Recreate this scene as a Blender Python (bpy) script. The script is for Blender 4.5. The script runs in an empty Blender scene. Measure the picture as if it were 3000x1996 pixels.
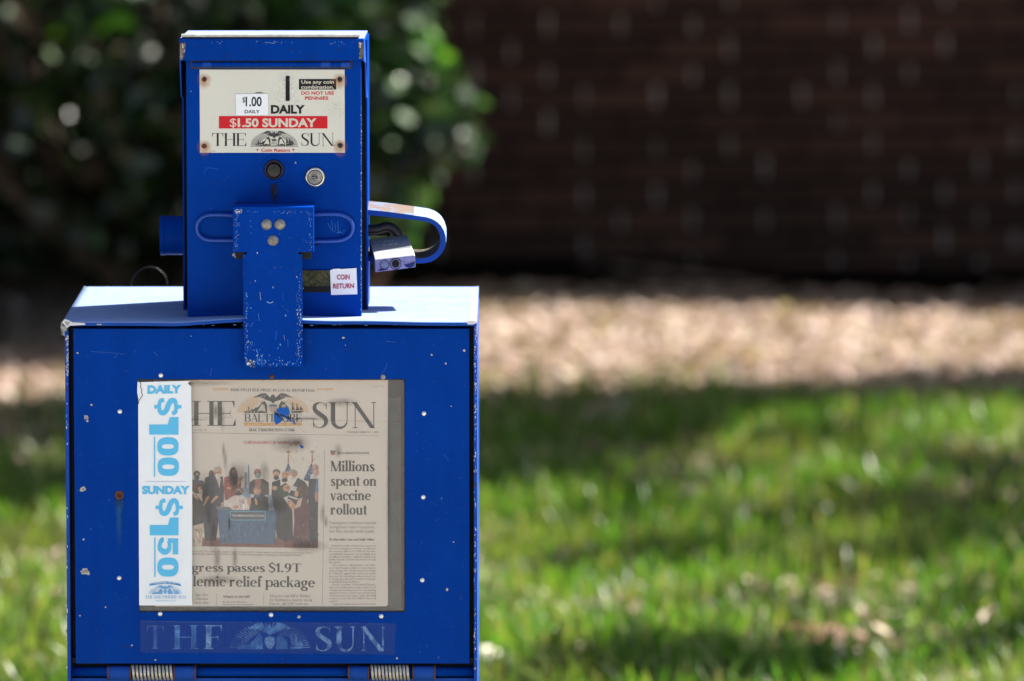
import bpy, bmesh, math, random
import numpy as np
from mathutils import Vector, Matrix, Euler

random.seed(7)
rng = np.random.default_rng(11)
scene = bpy.context.scene
COL = scene.collection
R = math.radians

# ------------------------------------------------------------------ camera, sky, sun, exposure
CAM_H, CAM_Y, PITCH, FPX = 1.88, -8.2, R(6.495), 19350.0
cam_data = bpy.data.cameras.new('camera')
cam = bpy.data.objects.new('camera', cam_data)
COL.objects.link(cam)
cam.location = (0, CAM_Y, CAM_H)
cam.rotation_euler = (R(90) - PITCH, 0, 0)
cam_data.sensor_width = 36
cam_data.sensor_fit = 'HORIZONTAL'
cam_data.lens = FPX / 3000 * 36
cam_data.clip_start = 0.1
cam_data.clip_end = 2000
cam_data.dof.use_dof = True
cam_data.dof.focus_distance = 8.275
cam_data.dof.aperture_fstop = 4.3
cam_data.dof.aperture_blades = 0
scene.camera = cam

SUN_AZ, SUN_EL = R(29), R(47)          # direction to the sun: right and behind the box
S = Vector((math.cos(SUN_EL) * math.cos(SUN_AZ), math.cos(SUN_EL) * math.sin(SUN_AZ), math.sin(SUN_EL)))
world = bpy.data.worlds.new('World')
scene.world = world
world.use_nodes = True
wn = world.node_tree.nodes
bg = wn['Background']
sky = wn.new('ShaderNodeTexSky')
sky.sky_type = 'NISHITA'
sky.sun_disc = False
sky.sun_elevation = SUN_EL
sky.sun_rotation = R(90) - SUN_AZ       # azimuth from +Y, clockwise
sky.air_density = 1.0
sky.dust_density = 3.0
sky.ozone_density = 1.5
world.node_tree.links.new(sky.outputs[0], bg.inputs[0])
bg.inputs[1].default_value = 0.06
sun_d = bpy.data.lights.new('sun', 'SUN')
sun_d.energy = 5.0
sun_d.angle = R(0.53)
sun_d.color = (1.0, 0.95, 0.86)
sun = bpy.data.objects.new('sun', sun_d)
COL.objects.link(sun)
sun.rotation_euler = S.to_track_quat('Z', 'Y').to_euler()
scene.view_settings.view_transform = 'Standard'
scene.view_settings.look = 'None'
scene.view_settings.gamma = 1
scene.view_settings.exposure = 1.92
scene.view_settings.use_curve_mapping = False
scene.cycles.max_bounces = 8
scene.cycles.transparent_max_bounces = 12

# ------------------------------------------------------------------ helpers
def at(px, py, Y):
    """the world point of the plane y = Y seen at a pixel of the 3000 x 1996 photograph"""
    u, v = (px - 1500) / FPX, (998 - py) / FPX
    d = Vector((u, math.cos(PITCH) + v * math.sin(PITCH), -math.sin(PITCH) + v * math.cos(PITCH)))
    k = (Y - CAM_Y) / d.y
    return Vector((0, CAM_Y, CAM_H)) + d * k

def atg(px, py, z=0.0):
    """the same on the ground"""
    u, v = (px - 1500) / FPX, (998 - py) / FPX
    d = Vector((u, math.cos(PITCH) + v * math.sin(PITCH), -math.sin(PITCH) + v * math.cos(PITCH)))
    k = (z - CAM_H) / d.z
    return Vector((0, CAM_Y, CAM_H)) + d * k

def wloc(o):
    p = Vector((0, 0, 0))
    while o:
        p += o.location
        o = o.parent
    return p

def tag(o, label=None, cat=None, group=None, kind=None):
    if label: o['label'] = label
    if cat: o['category'] = cat
    if group: o['group'] = group
    if kind: o['kind'] = kind
    return o

def thing(name, loc, label, cat, group=None):
    o = bpy.data.objects.new(name, None)
    o.empty_display_size = 0.1
    COL.objects.link(o)
    o.location = loc
    return tag(o, label, cat, group)

def mk(name, bm, mat, parent=None, bevel=0, smooth=False, label=None, kind=None, origin=None):
    if isinstance(bm, bmesh.types.BMesh):
        bmesh.ops.recalc_face_normals(bm, faces=bm.faces)
        me = bpy.data.meshes.new(name)
        base = wloc(parent) if parent else Vector((0, 0, 0))
        if origin is None:
            if bm.verts:
                xs = [v.co for v in bm.verts]
                origin = Vector([(min(c[i] for c in xs) + max(c[i] for c in xs)) / 2 for i in range(3)])
            else:
                origin = base
        origin = Vector(origin)
        bmesh.ops.translate(bm, verts=bm.verts, vec=-origin)
        bm.to_mesh(me)
        bm.free()
        o = bpy.data.objects.new(name, me)
        o.location = origin - base
    else:
        me = bm
        o = bpy.data.objects.new(name, me)
        o.location = (Vector(origin) if origin else Vector((0, 0, 0))) - (wloc(parent) if parent else Vector((0, 0, 0)))
    for m in (mat if isinstance(mat, (list, tuple)) else [mat]):
        if m and m.name not in [x.name for x in me.materials if x]:
            me.materials.append(m)
    COL.objects.link(o)
    if parent: o.parent = parent
    if smooth:
        for p in me.polygons: p.use_smooth = True
    if bevel:
        b = o.modifiers.new('bevel', 'BEVEL')
        b.width = bevel
        b.segments = 2
        b.limit_method = 'ANGLE'
        b.angle_limit = R(40)
    if label: o['label'] = label
    if kind: o['kind'] = kind
    return o

def dup(o, loc_world, rot=None, parent=None, scale=None):
    c = o.copy()
    COL.objects.link(c)
    c.parent = parent if parent else o.parent
    c.location = Vector(loc_world) - (wloc(c.parent) if c.parent else Vector((0, 0, 0)))
    if rot is not None: c.rotation_euler = rot
    if scale is not None: c.scale = (scale,) * 3 if isinstance(scale, (int, float)) else scale
    return c

def box(bm, x0, x1, y0, y1, z0, z1):
    vs = [bm.verts.new((x, y, z)) for x in (x0, x1) for y in (y0, y1) for z in (z0, z1)]
    for f in ((0, 1, 3, 2), (4, 6, 7, 5), (0, 4, 5, 1), (2, 3, 7, 6), (0, 2, 6, 4), (1, 5, 7, 3)):
        bm.faces.new([vs[i] for i in f])
    return vs

def prism(bm, pts, y0, y1):
    """pts: (x, z) outline, extruded along y"""
    a = [bm.verts.new((x, y0, z)) for x, z in pts]
    b = [bm.verts.new((x, y1, z)) for x, z in pts]
    n = len(pts)
    if n > 5:
        from mathutils.geometry import tessellate_polygon
        for t3 in tessellate_polygon([[Vector((x, z, 0)) for x, z in pts]]):
            bm.faces.new([a[i] for i in t3]); bm.faces.new([b[i] for i in t3[::-1]])
    else:
        bm.faces.new(a)
        bm.faces.new(b[::-1])
    for i in range(n):
        bm.faces.new((a[i], b[i], b[(i + 1) % n], a[(i + 1) % n]))

def tube(bm, pts, r, seg=10, cap=True):
    pts = [Vector(p) for p in pts]
    rings = []
    up = Vector((0, 0, 1))
    prev = None
    for i, p in enumerate(pts):
        t = (pts[min(i + 1, len(pts) - 1)] - pts[max(i - 1, 0)]).normalized()
        if prev is None:
            a = t.orthogonal().normalized()
        else:
            a = (prev - t * prev.dot(t)).normalized()
        prev = a
        b = t.cross(a)
        rr = r[i] if isinstance(r, (list, tuple)) else r
        rings.append([bm.verts.new(p + (a * math.cos(k * 2 * math.pi / seg) + b * math.sin(k * 2 * math.pi / seg)) * rr) for k in range(seg)])
    for i in range(len(rings) - 1):
        for k in range(seg):
            bm.faces.new((rings[i][k], rings[i][(k + 1) % seg], rings[i + 1][(k + 1) % seg], rings[i + 1][k]))
    if cap:
        bm.faces.new(rings[0][::-1])
        bm.faces.new(rings[-1])

def lathe(bm, c, axis, prof, seg=24):
    """prof: (r, h) pairs, h measured along axis from c"""
    c, axis = Vector(c), Vector(axis).normalized()
    a = axis.orthogonal().normalized()
    b = axis.cross(a)
    rings = []
    for r, h in prof:
        if r < 1e-7:
            rings.append([bm.verts.new(c + axis * h)])
        else:
            rings.append([bm.verts.new(c + axis * h + (a * math.cos(k * 2 * math.pi / seg) + b * math.sin(k * 2 * math.pi / seg)) * r) for k in range(seg)])
    for i in range(len(rings) - 1):
        A, B = rings[i], rings[i + 1]
        for k in range(seg):
            k2 = (k + 1) % seg
            if len(A) == 1 and len(B) == 1: continue
            if len(A) == 1: bm.faces.new((A[0], B[k], B[k2]))
            elif len(B) == 1: bm.faces.new((A[k], A[k2], B[0]))
            else: bm.faces.new((A[k], A[k2], B[k2], B[k]))

# ------------------------------------------------------------------ materials
def srgb(r, g, b):
    f = lambda c: (c / 255 / 12.92) if c / 255 <= 0.04045 else ((c / 255 + 0.055) / 1.055) ** 2.4
    return (f(r), f(g), f(b))

class N:
    """tiny node builder"""
    def __init__(self, name):
        self.m = bpy.data.materials.new(name)
        self.m.use_nodes = True
        self.t = self.m.node_tree
        self.n, self.l = self.t.nodes, self.t.links
        self.b = self.n['Principled BSDF']
        self.co = self.n.new('ShaderNodeTexCoord').outputs['Object']
    def pos(self):
        return self.n.new('ShaderNodeNewGeometry').outputs['Position']
    def noise(self, scale, detail=4, rough=0.55, vec=None, dist=0, stretch=None):
        v = vec or self.co
        if stretch:
            mp = self.n.new('ShaderNodeMapping')
            mp.inputs['Scale'].default_value = stretch
            self.l.new(v, mp.inputs['Vector'])
            v = mp.outputs[0]
        x = self.n.new('ShaderNodeTexNoise')
        x.inputs['Scale'].default_value = scale
        x.inputs['Detail'].default_value = detail
        x.inputs['Roughness'].default_value = rough
        x.inputs['Distortion'].default_value = dist
        self.l.new(v, x.inputs['Vector'])
        return x.outputs[0]
    def ramp(self, fac, stops):
        r = self.n.new('ShaderNodeValToRGB')
        e = r.color_ramp.elements
        while len(e) < len(stops): e.new(0.5)
        for k, (p, c) in enumerate(stops):
            e[k].position = p
            e[k].color = (c, c, c, 1) if isinstance(c, (int, float)) else (*c, 1)
        self.l.new(fac, r.inputs[0])
        return r.outputs[0]
    def mix(self, fac, a, b, mode='MIX'):
        x = self.n.new('ShaderNodeMix')
        x.data_type = 'RGBA'
        x.blend_type = mode
        for s, i in ((fac, 0), (a, 6), (b, 7)):
            if hasattr(s, 'is_linked'): self.l.new(s, x.inputs[i])
            elif i == 0: x.inputs[0].default_value = s
            else: x.inputs[i].default_value = (*s, 1)
        return x.outputs[2]
    def math(self, op, a, b=0.0):
        x = self.n.new('ShaderNodeMath')
        x.operation = op
        for s, i in ((a, 0), (b, 1)):
            if hasattr(s, 'is_linked'): self.l.new(s, x.inputs[i])
            else: x.inputs[i].default_value = s
        return x.outputs[0]
    def attr(self, name='Col'):
        a = self.n.new('ShaderNodeAttribute')
        a.attribute_name = name
        return a.outputs['Color']
    def set(self, **kw):
        for k, v in kw.items():
            i = self.b.inputs[k.replace('_', ' ')]
            if hasattr(v, 'is_linked'): self.l.new(v, i)
            elif isinstance(v, tuple): i.default_value = (*v, 1)
            else: i.default_value = v
        return self
    def bump(self, h, strength=0.3, dist=0.001):
        x = self.n.new('ShaderNodeBump')
        x.inputs['Strength'].default_value = strength
        x.inputs['Distance'].default_value = dist
        self.l.new(h, x.inputs['Height'])
        self.l.new(x.outputs[0], self.b.inputs['Normal'])
        return self

BLUE = (0.0, 0.037, 0.27)
def paint(name, base=BLUE, wear=0.5, chalk=0.0, rough=0.38):
    g = N(name)
    p = g.pos()
    big = g.ramp(g.noise(5.5, 5, 0.6, p), [(0.3, 0.0), (0.75, 1.0)])
    c = g.mix(big, base, tuple(min(1, x * 1.16) for x in base))
    fade = g.ramp(g.noise(17, 6, 0.7, p, 0.8), [(0.5, 0.0), (0.85, 1.0)])
    c = g.mix(g.math('MULTIPLY', fade, 0.2), c, (0.002, 0.075, 0.36))
    scuff = g.ramp(g.noise(60, 5, 0.75, p, 1.6, (1, 1, 2.2)), [(0.655, 0.0), (0.70, 1.0)])
    c = g.mix(g.math('MULTIPLY', scuff, 0.35 * wear), c, (0.16, 0.30, 0.52))
    spk = g.ramp(g.noise(330, 3, 0.6, p), [(0.70, 0.0), (0.73, 1.0)])
    c = g.mix(g.math('MULTIPLY', spk, 0.45 * wear), c, (0.45, 0.47, 0.50))
    dirt = g.ramp(g.noise(24, 6, 0.8, p, 2.0), [(0.62, 0.0), (0.78, 1.0)])
    c = g.mix(g.math('MULTIPLY', dirt, 0.35 * wear), c, (0.015, 0.03, 0.06))
    if chalk:
        ch = g.ramp(g.noise(30, 6, 0.7, p, 0.5, (0.35, 1, 1)), [(0.25, 0.75), (0.7, 1.0)])
        c = g.mix(g.math('MULTIPLY', ch, chalk), c, (0.36, 0.45, 0.66))
    stk = g.ramp(g.noise(26, 5, 0.7, p, 0.4, (1, 1, 0.10)), [(0.35, 0.0), (0.75, 1.0)])
    c = g.mix(g.math('MULTIPLY', stk, 0.34 if chalk < .3 else 0.05), c, tuple(x * 0.55 for x in base))
    blot = g.ramp(g.noise(3.2, 3, 0.5, p), [(0.3, 0.0), (0.7, 1.0)])
    c = g.mix(g.math('MULTIPLY', blot, 0.30 if chalk < .3 else 0.03), c, tuple(x * 0.6 for x in base))
    g.set(Base_Color=c, Roughness=g.ramp(g.noise(40, 4, 0.6, p), [(0.3, rough - 0.06), (0.7, rough + 0.12)]))
    g.b.inputs['Specular IOR Level'].default_value = 0.03 if chalk < .3 else 0.3
    h = g.noise(140, 3, 0.5, p)
    g.bump(h, 0.12, 0.0006)
    return g.m

def simple(name, base, rough=0.6, metal=0.0, var=0.3, scale=40, bumps=0.2, dark=None, thr=(0.55, 0.75), spec=0.5):
    g = N(name)
    g.b.inputs['Specular IOR Level'].default_value = spec
    p = g.pos()
    n = g.ramp(g.noise(scale, 5, 0.65, p), [(0.3, 0.0), (0.7, 1.0)])
    c = g.mix(n, tuple(x * (1 - var) for x in base), tuple(min(1, x * (1 + var)) for x in base))
    if dark:
        d = g.ramp(g.noise(scale * 2.3, 6, 0.75, p, 1.0), [(thr[0], 0.0), (thr[1], 1.0)])
        c = g.mix(d, c, dark)
    g.set(Base_Color=c, Roughness=rough, Metallic=metal)
    g.bump(g.noise(scale * 3, 4, 0.6, p), bumps, 0.001)
    return g.m

M = {}
M['blue'] = paint('blue_paint')
M['blue_flap'] = paint('blue_paint_scuffed', (0.0, 0.038, 0.29), wear=0.8)
M['blue_top'] = paint('blue_paint_sun_bleached', (0.01, 0.075, 0.33), wear=0.5, chalk=0.66, rough=0.42)
M['blue_edge'] = paint('blue_paint_edge', (0.0, 0.05, 0.33), wear=1.0, chalk=0.06)
M['inner'] = simple('recess_shade_black', (0.012, 0.014, 0.022), 0.7, 0.0, 0.4)  # near-black: shade of gaps and recesses put into the colour
M['steel'] = simple('worn_steel', (0.50, 0.50, 0.48), 0.38, 0.85, 0.25, 120, 0.3, (0.12, 0.10, 0.08))
M['rivet'] = simple('rivet_aluminium', (0.80, 0.79, 0.76), 0.34, 0.55, 0.15, 200, 0.2, (0.35, 0.28, 0.2), (0.66, 0.85))
M['bolt'] = simple('bolt_zinc', (0.26, 0.25, 0.235), 0.45, 0.7, 0.5, 160, 0.5, (0.12, 0.10, 0.09), (0.5, 0.7))
M['rust'] = simple('rust', (0.11, 0.038, 0.014), 0.9, 0.0, 0.5, 90, 0.7, (0.02, 0.012, 0.01))
M['dark'] = simple('black_iron', (0.018, 0.016, 0.016), 0.45, 0.2, 0.5, 90, 0.4, (0.06, 0.03, 0.02), (0.6, 0.8))
M['black'] = simple('black_void', (0.004, 0.004, 0.005), 0.9, 0.0, 0.2)
M['chrome'] = simple('lock_chrome', (0.62, 0.60, 0.56), 0.22, 0.95, 0.15, 100, 0.2, (0.2, 0.17, 0.13), (0.62, 0.85))
M['lockbody'] = simple('padlock_steel', (0.20, 0.215, 0.215), 0.5, 0.25, 0.08, 60, 0.15, (0.3, 0.31, 0.33), (0.6, 0.9))
M['lockend'] = simple('padlock_end_lavender', (0.24, 0.22, 0.42), 0.5, 0.2, 0.25, 110, 0.3, (0.035, 0.05, 0.16), (0.58, 0.63))
M['strip'] = simple('galvanised_strip', (0.52, 0.53, 0.50), 0.5, 0.4, 0.25, 80, 0.3, (0.2, 0.2, 0.2), (0.6, 0.8))
M['spring'] = simple('spring_wire', (0.50, 0.46, 0.40), 0.45, 0.55, 0.3, 120, 0.4, (0.16, 0.09, 0.05), (0.56, 0.8))
M['cup'] = simple('mossy_coin_cup', (0.06, 0.06, 0.02), 0.9, 0.0, 0.6, 70, 0.8, (0.012, 0.008, 0.008), (0.45, 0.6))
M['card'] = simple('white_card', (0.78, 0.79, 0.82), 0.45, 0.0, 0.03, 30, 0.05, (0.55, 0.54, 0.52), (0.68, 0.85))
M['sticker'] = simple('sticker_paper', (0.74, 0.73, 0.76), 0.55, 0.0, 0.04, 50, 0.1, (0.5, 0.48, 0.48), (0.68, 0.9))
M['wirepaint'] = paint('blue_wire_paint', (0.0, 0.05, 0.34), wear=0.4)
M['wirepaint'].node_tree.nodes['Principled BSDF'].inputs['Specular IOR Level'].default_value = .5
M['rustbar'] = paint('blue_paint_rusting', (0.0, 0.045, 0.30), wear=1.0, chalk=0.06)

def mat_plate():
    g = N('yellowed_white_plate')
    p = g.pos()
    c = g.mix(g.noise(7, 4, 0.6, p), (0.58, 0.555, 0.47), (0.66, 0.63, 0.56))
    s = g.ramp(g.noise(55, 6, 0.8, p, 1.5), [(0.66, 0.0), (0.74, 1.0)])
    c = g.mix(g.math('MULTIPLY', s, 0.5), c, (0.3, 0.28, 0.25))
    s2 = g.ramp(g.noise(260, 4, 0.7, p), [(0.69, 0.0), (0.72, 1.0)])
    c = g.mix(g.math('MULTIPLY', s2, 0.5), c, (0.12, 0.11, 0.12))
    g.set(Base_Color=c, Roughness=0.42)
    g.bump(g.noise(30, 3, 0.5, p), 0.06, 0.001)
    return g.m
M['plate'] = mat_plate()

def mat_stain(name, col, a_max=0.85):
    """soft edged rust / grime: radial attribute 'Col'.r = 1 in the middle, 0 at the rim"""
    g = N(name)
    p = g.pos()
    sep = g.n.new('ShaderNodeSeparateColor')
    g.l.new(g.attr(), sep.inputs[0])
    n = g.ramp(g.noise(120, 5, 0.7, p, 0.6), [(0.25, 0.35), (0.7, 1.0)])
    f = g.math('MULTIPLY', g.math('POWER', sep.outputs[0], 1.15), g.math('MULTIPLY', n, a_max))
    g.set(Base_Color=col, Roughness=0.85, Alpha=f)
    return g.m
M['ruststain'] = mat_stain('rust_stain', (0.50, 0.19, 0.03), 1.0)
M['darkstain'] = mat_stain('dark_drip_stain', (0.02, 0.018, 0.016), 0.9)
M['cleanspot'] = mat_stain('unfaded_white', (0.80, 0.80, 0.74), 0.9)
M['greendrip'] = mat_stain('verdigris_drip', (0.03, 0.17, 0.24), 0.6)
M['scuffstain'] = mat_stain('grime_smear', (0.09, 0.075, 0.065), 0.6)

def mat_print():
    g = N('printing_ink')
    p = g.pos()
    w = g.ramp(g.noise(220, 5, 0.7, p), [(0.62, 0.0), (0.70, 1.0)])
    c = g.mix(g.math('MULTIPLY', w, 0.25), g.attr(), (0.55, 0.55, 0.52))
    g.set(Base_Color=c, Roughness=0.6)
    g.b.inputs['Specular IOR Level'].default_value = 0.25
    return g.m
M['print'] = mat_print()
def mat_faded():
    g = N('faded_decal_ink')
    p = g.pos()
    w = g.ramp(g.noise(38, 6, 0.75, p, 1.2), [(0.38, 0.04), (0.72, 0.75)])
    g.set(Base_Color=g.attr(), Roughness=0.6, Alpha=w)
    return g.m
M['faded'] = mat_faded()
def mat_decal():
    g = N('peeled_decal_film')
    p = g.pos()
    c = g.mix(g.noise(30, 6, 0.7, p), (0.004, 0.045, 0.28), (0.02, 0.065, 0.30))
    s = g.ramp(g.noise(300, 4, 0.7, p), [(0.60, 0.0), (0.66, 1.0)])
    c = g.mix(g.math('MULTIPLY', s, 0.35), c, (0.3, 0.33, 0.5))
    g.set(Base_Color=c, Roughness=0.55, Alpha=0.30)
    return g.m
M['decal'] = mat_decal()
def mat_newsprint():
    g = N('newsprint')
    p = g.pos()
    c = g.mix(g.noise(20, 5, 0.6, p), (0.65, 0.57, 0.515), (0.71, 0.625, 0.57))
    c = g.mix(g.math('MULTIPLY', g.noise(700, 2, 0.5, p), 0.10), c, (0.4, 0.36, 0.33))
    g.set(Base_Color=c, Roughness=0.85)
    return g.m
M['news'] = mat_newsprint()
def mat_pane():
    g = N('hazed_acrylic')
    p = g.pos()
    tr = g.n.new('ShaderNodeBsdfTransparent')
    tr.inputs[0].default_value = (0.975, 0.965, 0.95, 1)
    df = g.n.new('ShaderNodeBsdfDiffuse')
    df.inputs[0].default_value = (0.60, 0.56, 0.53, 1)
    haze = g.math('ADD', g.math('MULTIPLY', g.noise(9, 5, 0.7, p, 0.6), 0.065), 0.040)
    mx = g.n.new('ShaderNodeMixShader')
    g.l.new(haze, mx.inputs[0]); g.l.new(tr.outputs[0], mx.inputs[1]); g.l.new(df.outputs[0], mx.inputs[2])
    scr = g.ramp(g.noise(46, 7, 0.85, p, 2.5), [(0.665, 0.0), (0.74, 1.0)])
    scr2 = g.ramp(g.noise(150, 5, 0.8, p, 1.0), [(0.70, 0.0), (0.76, 1.0)])
    scr = g.math('MAXIMUM', scr, scr2)
    dk = g.n.new('ShaderNodeBsdfDiffuse')
    dk.inputs[0].default_value = (0.05, 0.045, 0.045, 1)
    mx2 = g.n.new('ShaderNodeMixShader')
    g.l.new(g.math('MULTIPLY', scr, 0.42), mx2.inputs[0]); g.l.new(mx.outputs[0], mx2.inputs[1]); g.l.new(dk.outputs[0], mx2.inputs[2])
    gl = g.n.new('ShaderNodeBsdfGlossy')
    gl.inputs['Roughness'].default_value = 0.25
    mx3 = g.n.new('ShaderNodeMixShader')
    mx3.inputs[0].default_value = 0.03
    g.l.new(mx2.outputs[0], mx3.inputs[1]); g.l.new(gl.outputs[0], mx3.inputs[2])
    g.l.new(mx3.outputs[0], g.n['Material Output'].inputs[0])
    return g.m
M['pane'] = mat_pane()

# ------------------------------------------------------------------ stroke lettering
def smooth_path(pts, n=7):
    out = []
    P = [pts[0]] + list(pts) + [pts[-1]]
    for i in range(1, len(P) - 2):
        for k in range(n):
            t = k / n
            out.append(tuple(0.5 * ((2 * P[i][j]) + (-P[i - 1][j] + P[i + 1][j]) * t + (2 * P[i - 1][j] - 5 * P[i][j] + 4 * P[i + 1][j] - P[i + 2][j]) * t * t + (-P[i - 1][j] + 3 * P[i][j] - 3 * P[i + 1][j] + P[i + 2][j]) * t ** 3) for j in range(3)))
    out.append(tuple(pts[-1]))
    return out

def strip(pts):
    """(x, y, w) centre line -> list of quads"""
    L, Rr = [], []
    for i, (x, y, w) in enumerate(pts):
        a, b = pts[max(i - 1, 0)], pts[min(i + 1, len(pts) - 1)]
        dx, dy = b[0] - a[0], b[1] - a[1]
        d = math.hypot(dx, dy) or 1
        nx, ny = -dy / d * w / 2, dx / d * w / 2
        L.append((x + nx, y + ny)); Rr.append((x - nx, y - ny))
    return [('strip', L, Rr)]

def glyph(ch, W, t, s):
    G = []
    def Rc(x0, y0, x1, y1): G.append(('poly', [(x0, y0), (x1, y0), (x1, y1), (x0, y1)]))
    def V(x, y0, y1, ser='tb', w=None):
        w = w or W
        Rc(x - w / 2, y0, x + w / 2, y1)
        if s > 0:
            for c, y in (('b', y0), ('t', y1)):
                if c in ser: Rc(x - w / 2 - s, y if c == 'b' else y - t, x + w / 2 + s, y + t if c == 'b' else y)
            if 'l' in ser: Rc(x - w / 2 - s, y1 - t, x, y1)
    def C(cx, cy, rx, ry, a0, a1, w0=None, w1=None):
        n = max(6, int(abs(a1 - a0) / 15))
        p = []
        for k in range(n + 1):
            a = R(a0 + (a1 - a0) * k / n)
            w = t + (W - t) * abs(math.cos(a)) ** 1.3
            if w0 is not None: w = w0 + (w1 - w0) * k / n
            p.append((cx + rx * math.cos(a), cy + ry * math.sin(a), w))
        G.extend(strip(p))
    def D(x0, y0, x1, y1, w): 
        hw = w / 2 * 1.05
        G.append(('poly', [(x0 - hw, y0), (x0 + hw, y0), (x1 + hw, y1), (x1 - hw, y1)]))
    def P(*pts): G.extend(strip(smooth_path(pts)))
    def dot(x, y, r): G.append(('poly', [(x + r * math.cos(k * math.pi / 5), y + r * math.sin(k * math.pi / 5)) for k in range(10)]))
    h = W / 2
    x = 0.66
    if ch == 'T':
        V(.42, 0, 1, 'b'); Rc(.04, 1 - t, .80, 1)
        if s: G.append(('poly', [(.04, 1), (.04, .72), (.055, .72), (.12, 1)])); G.append(('poly', [(.80, 1), (.72, 1), (.785, .72), (.80, .72)]))
        return .84, G
    if ch == 'H': V(s + h, 0, 1); V(.82 - s - h, 0, 1); Rc(s + h, .5 - t / 2, .82 - s - h, .5 + t / 2); return .82, G
    if ch == 'E' or ch == 'F':
        V(s + h, 0, 1); Rc(s + h, 1 - t, .66, 1); Rc(s + h, .5 - t / 2, .52, .5 + t / 2)
        if ch == 'E': Rc(s + h, 0, .70, t)
        if s:
            G.append(('poly', [(.66, 1), (.58, 1), (.645, .74), (.66, .74)]))
            Rc(.505, .38, .52, .62)
            if ch == 'E': G.append(('poly', [(.70, 0), (.60, 0), (.685, .27), (.70, .27)]))
        return .72, G
    if ch == 'S':
        P((.53, .80, t * 1.1), (.47, .93, t * 1.1), (.30, .985, t * 1.1), (.13, .89, W * .75), (.12, .70, W * .95), (.30, .53, W * 1.1), (.49, .37, W * .98), (.50, .16, W * .75), (.33, .02, t * 1.1), (.14, .06, t * 1.1), (.07, .22, t * 1.1))
        if s: Rc(.525, .72, .545, .99); Rc(.055, .01, .075, .30)
        return .60, G
    if ch == 'U':
        V(s + h, .3, 1, 't'); V(.76 - s - t, .3, 1, 't', t if s else W)
        if s:
            V(.76 - s - t, .3, 1, 't', t)
            cx = (s + h + .76 - s - t) / 2; rx = cx - s - h
            C(cx, .3, rx, .3 - t / 2, 180, 360, W, t)
        else:
            cx = (s + h + .76 - s - t) / 2
            C(cx, .3, cx - h, .3 - t / 2, 180, 360)
        return .80, G
    if ch == 'N':
        if s:
            V(s + .06, 0, 1, 'b', t); V(.80, 0, 1, 't', t); Rc(.0, 1 - t, .2, 1); D(.10, 1, .76, 0, W); return .90, G
        V(h, 0, 1); V(.74 - h, 0, 1); D(h, 1, .74 - h, 0, W); return .74, G
    if ch == 'I': V(s + h, 0, 1); return 2 * s + W, G
    if ch == 'L':
        V(s + h, 0, 1); Rc(s + h, 0, .62, t)
        if s: G.append(('poly', [(.64, 0), (.55, 0), (.625, .28), (.64, .28)]))
        return .64, G
    if ch in 'BPRD':
        V(s + h, 0, 1)
        if ch == 'D':
            C(.38, .5, .38 - h, .5 - t / 2, -90, 90); Rc(s + h, 0, .40, t); Rc(s + h, 1 - t, .40, 1); return .80, G
        C(.38, .74, .24, .26 - t / 2, -90, 90); Rc(s + h, 1 - t, .38, 1); Rc(s + h, .48, .38, .48 + t)
        if ch == 'B': C(.40, .25, .27, .25 - t / 2, -90, 90); Rc(s + h, 0, .40, t); return .74, G
        if ch == 'R':
            D(.34, .5, .66, 0, W * .95)
            if s: Rc(.56, 0, .78, t)
            return .76, G
        return .68, G
    if ch == 'A':
        D(.40, 1, .10, 0, t if s else W); D(.40, 1, .70, 0, W); Rc(.2, .3, .60, .3 + t)
        if s: Rc(0, 0, .22, t); Rc(.56, 0, .84, t)
        return .80, G
    if ch == 'V' or ch == 'Y':
        if ch == 'V': D(.10, 1, .40, 0, W); D(.70, 1, .40, 0, t if s else W)
        else: D(.10, 1, .38, .45, W); D(.68, 1, .38, .45, t if s else W); V(.38, 0, .5, 'b')
        if s: Rc(0, 1 - t, .26, 1); Rc(.56, 1 - t, .80, 1)
        return .78, G
    if ch == 'M':
        V(s + .06, 0, 1, 'b', t if s else W); V(1.0 - s - h, 0, 1, 'tb'); D(s + .08, 1, .48, 0, W); D(.92 - s, 1, .48, 0, t if s else W)
        if s: Rc(0, 1 - t, .2, 1)
        return 1.0, G
    if ch == 'W': D(.06, 1, .3, 0, W); D(.5, 1, .3, 0, t); D(.5, 1, .74, 0, W); D(.96, 1, .74, 0, t); return 1.0, G
    if ch in 'O0Q': 
        rx = .30 if ch == '0' else .39
        C(rx + h * .6, .5, rx - h * .4, .5 - t / 2, 0, 360); return 2 * rx + h * 1.2 - h * .4, G
    if ch in 'CG':
        C(.40, .5, .40 - h, .5 - t / 2, 50, 310)
        if s: Rc(.64, .68, .66, .98)
        if ch == 'G': V(.62, 0.05, .42, 't')
        return .72, G
    if ch == 'Z': Rc(.04, 1 - t, .62, 1); Rc(.04, 0, .62, t); D(.56, 1, .10, 0, W); return .66, G
    if ch == 'X': D(.1, 1, .6, 0, W); D(.6, 1, .1, 0, t); return .7, G
    if ch == 'K': V(s + h, 0, 1); D(.62, 1, .25, .45, t); D(.32, .6, .68, 0, W); return .74, G
    if ch == 'J': V(.3, .2, 1, 't'); C(.15, .2, .15, .2, 180, 360, t, W); return .42, G
    if ch == '1':
        V(s + h + .10, 0, 1, 'b'); G.append(('poly', [(s + .10 + h, 1), (s + .10 + h, .80), (.0, .66), (.0, .80)])); return s * 2 + W + .14, G
    if ch == '2': P((.08, .72, W * .8), (.14, .94, t * 1.2), (.32, .97, W * .7), (.48, .75, W), (.34, .42, W * .8), (.08, .06, t * 1.5)); Rc(.04, 0, .56, W * .6); return .6, G
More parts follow.
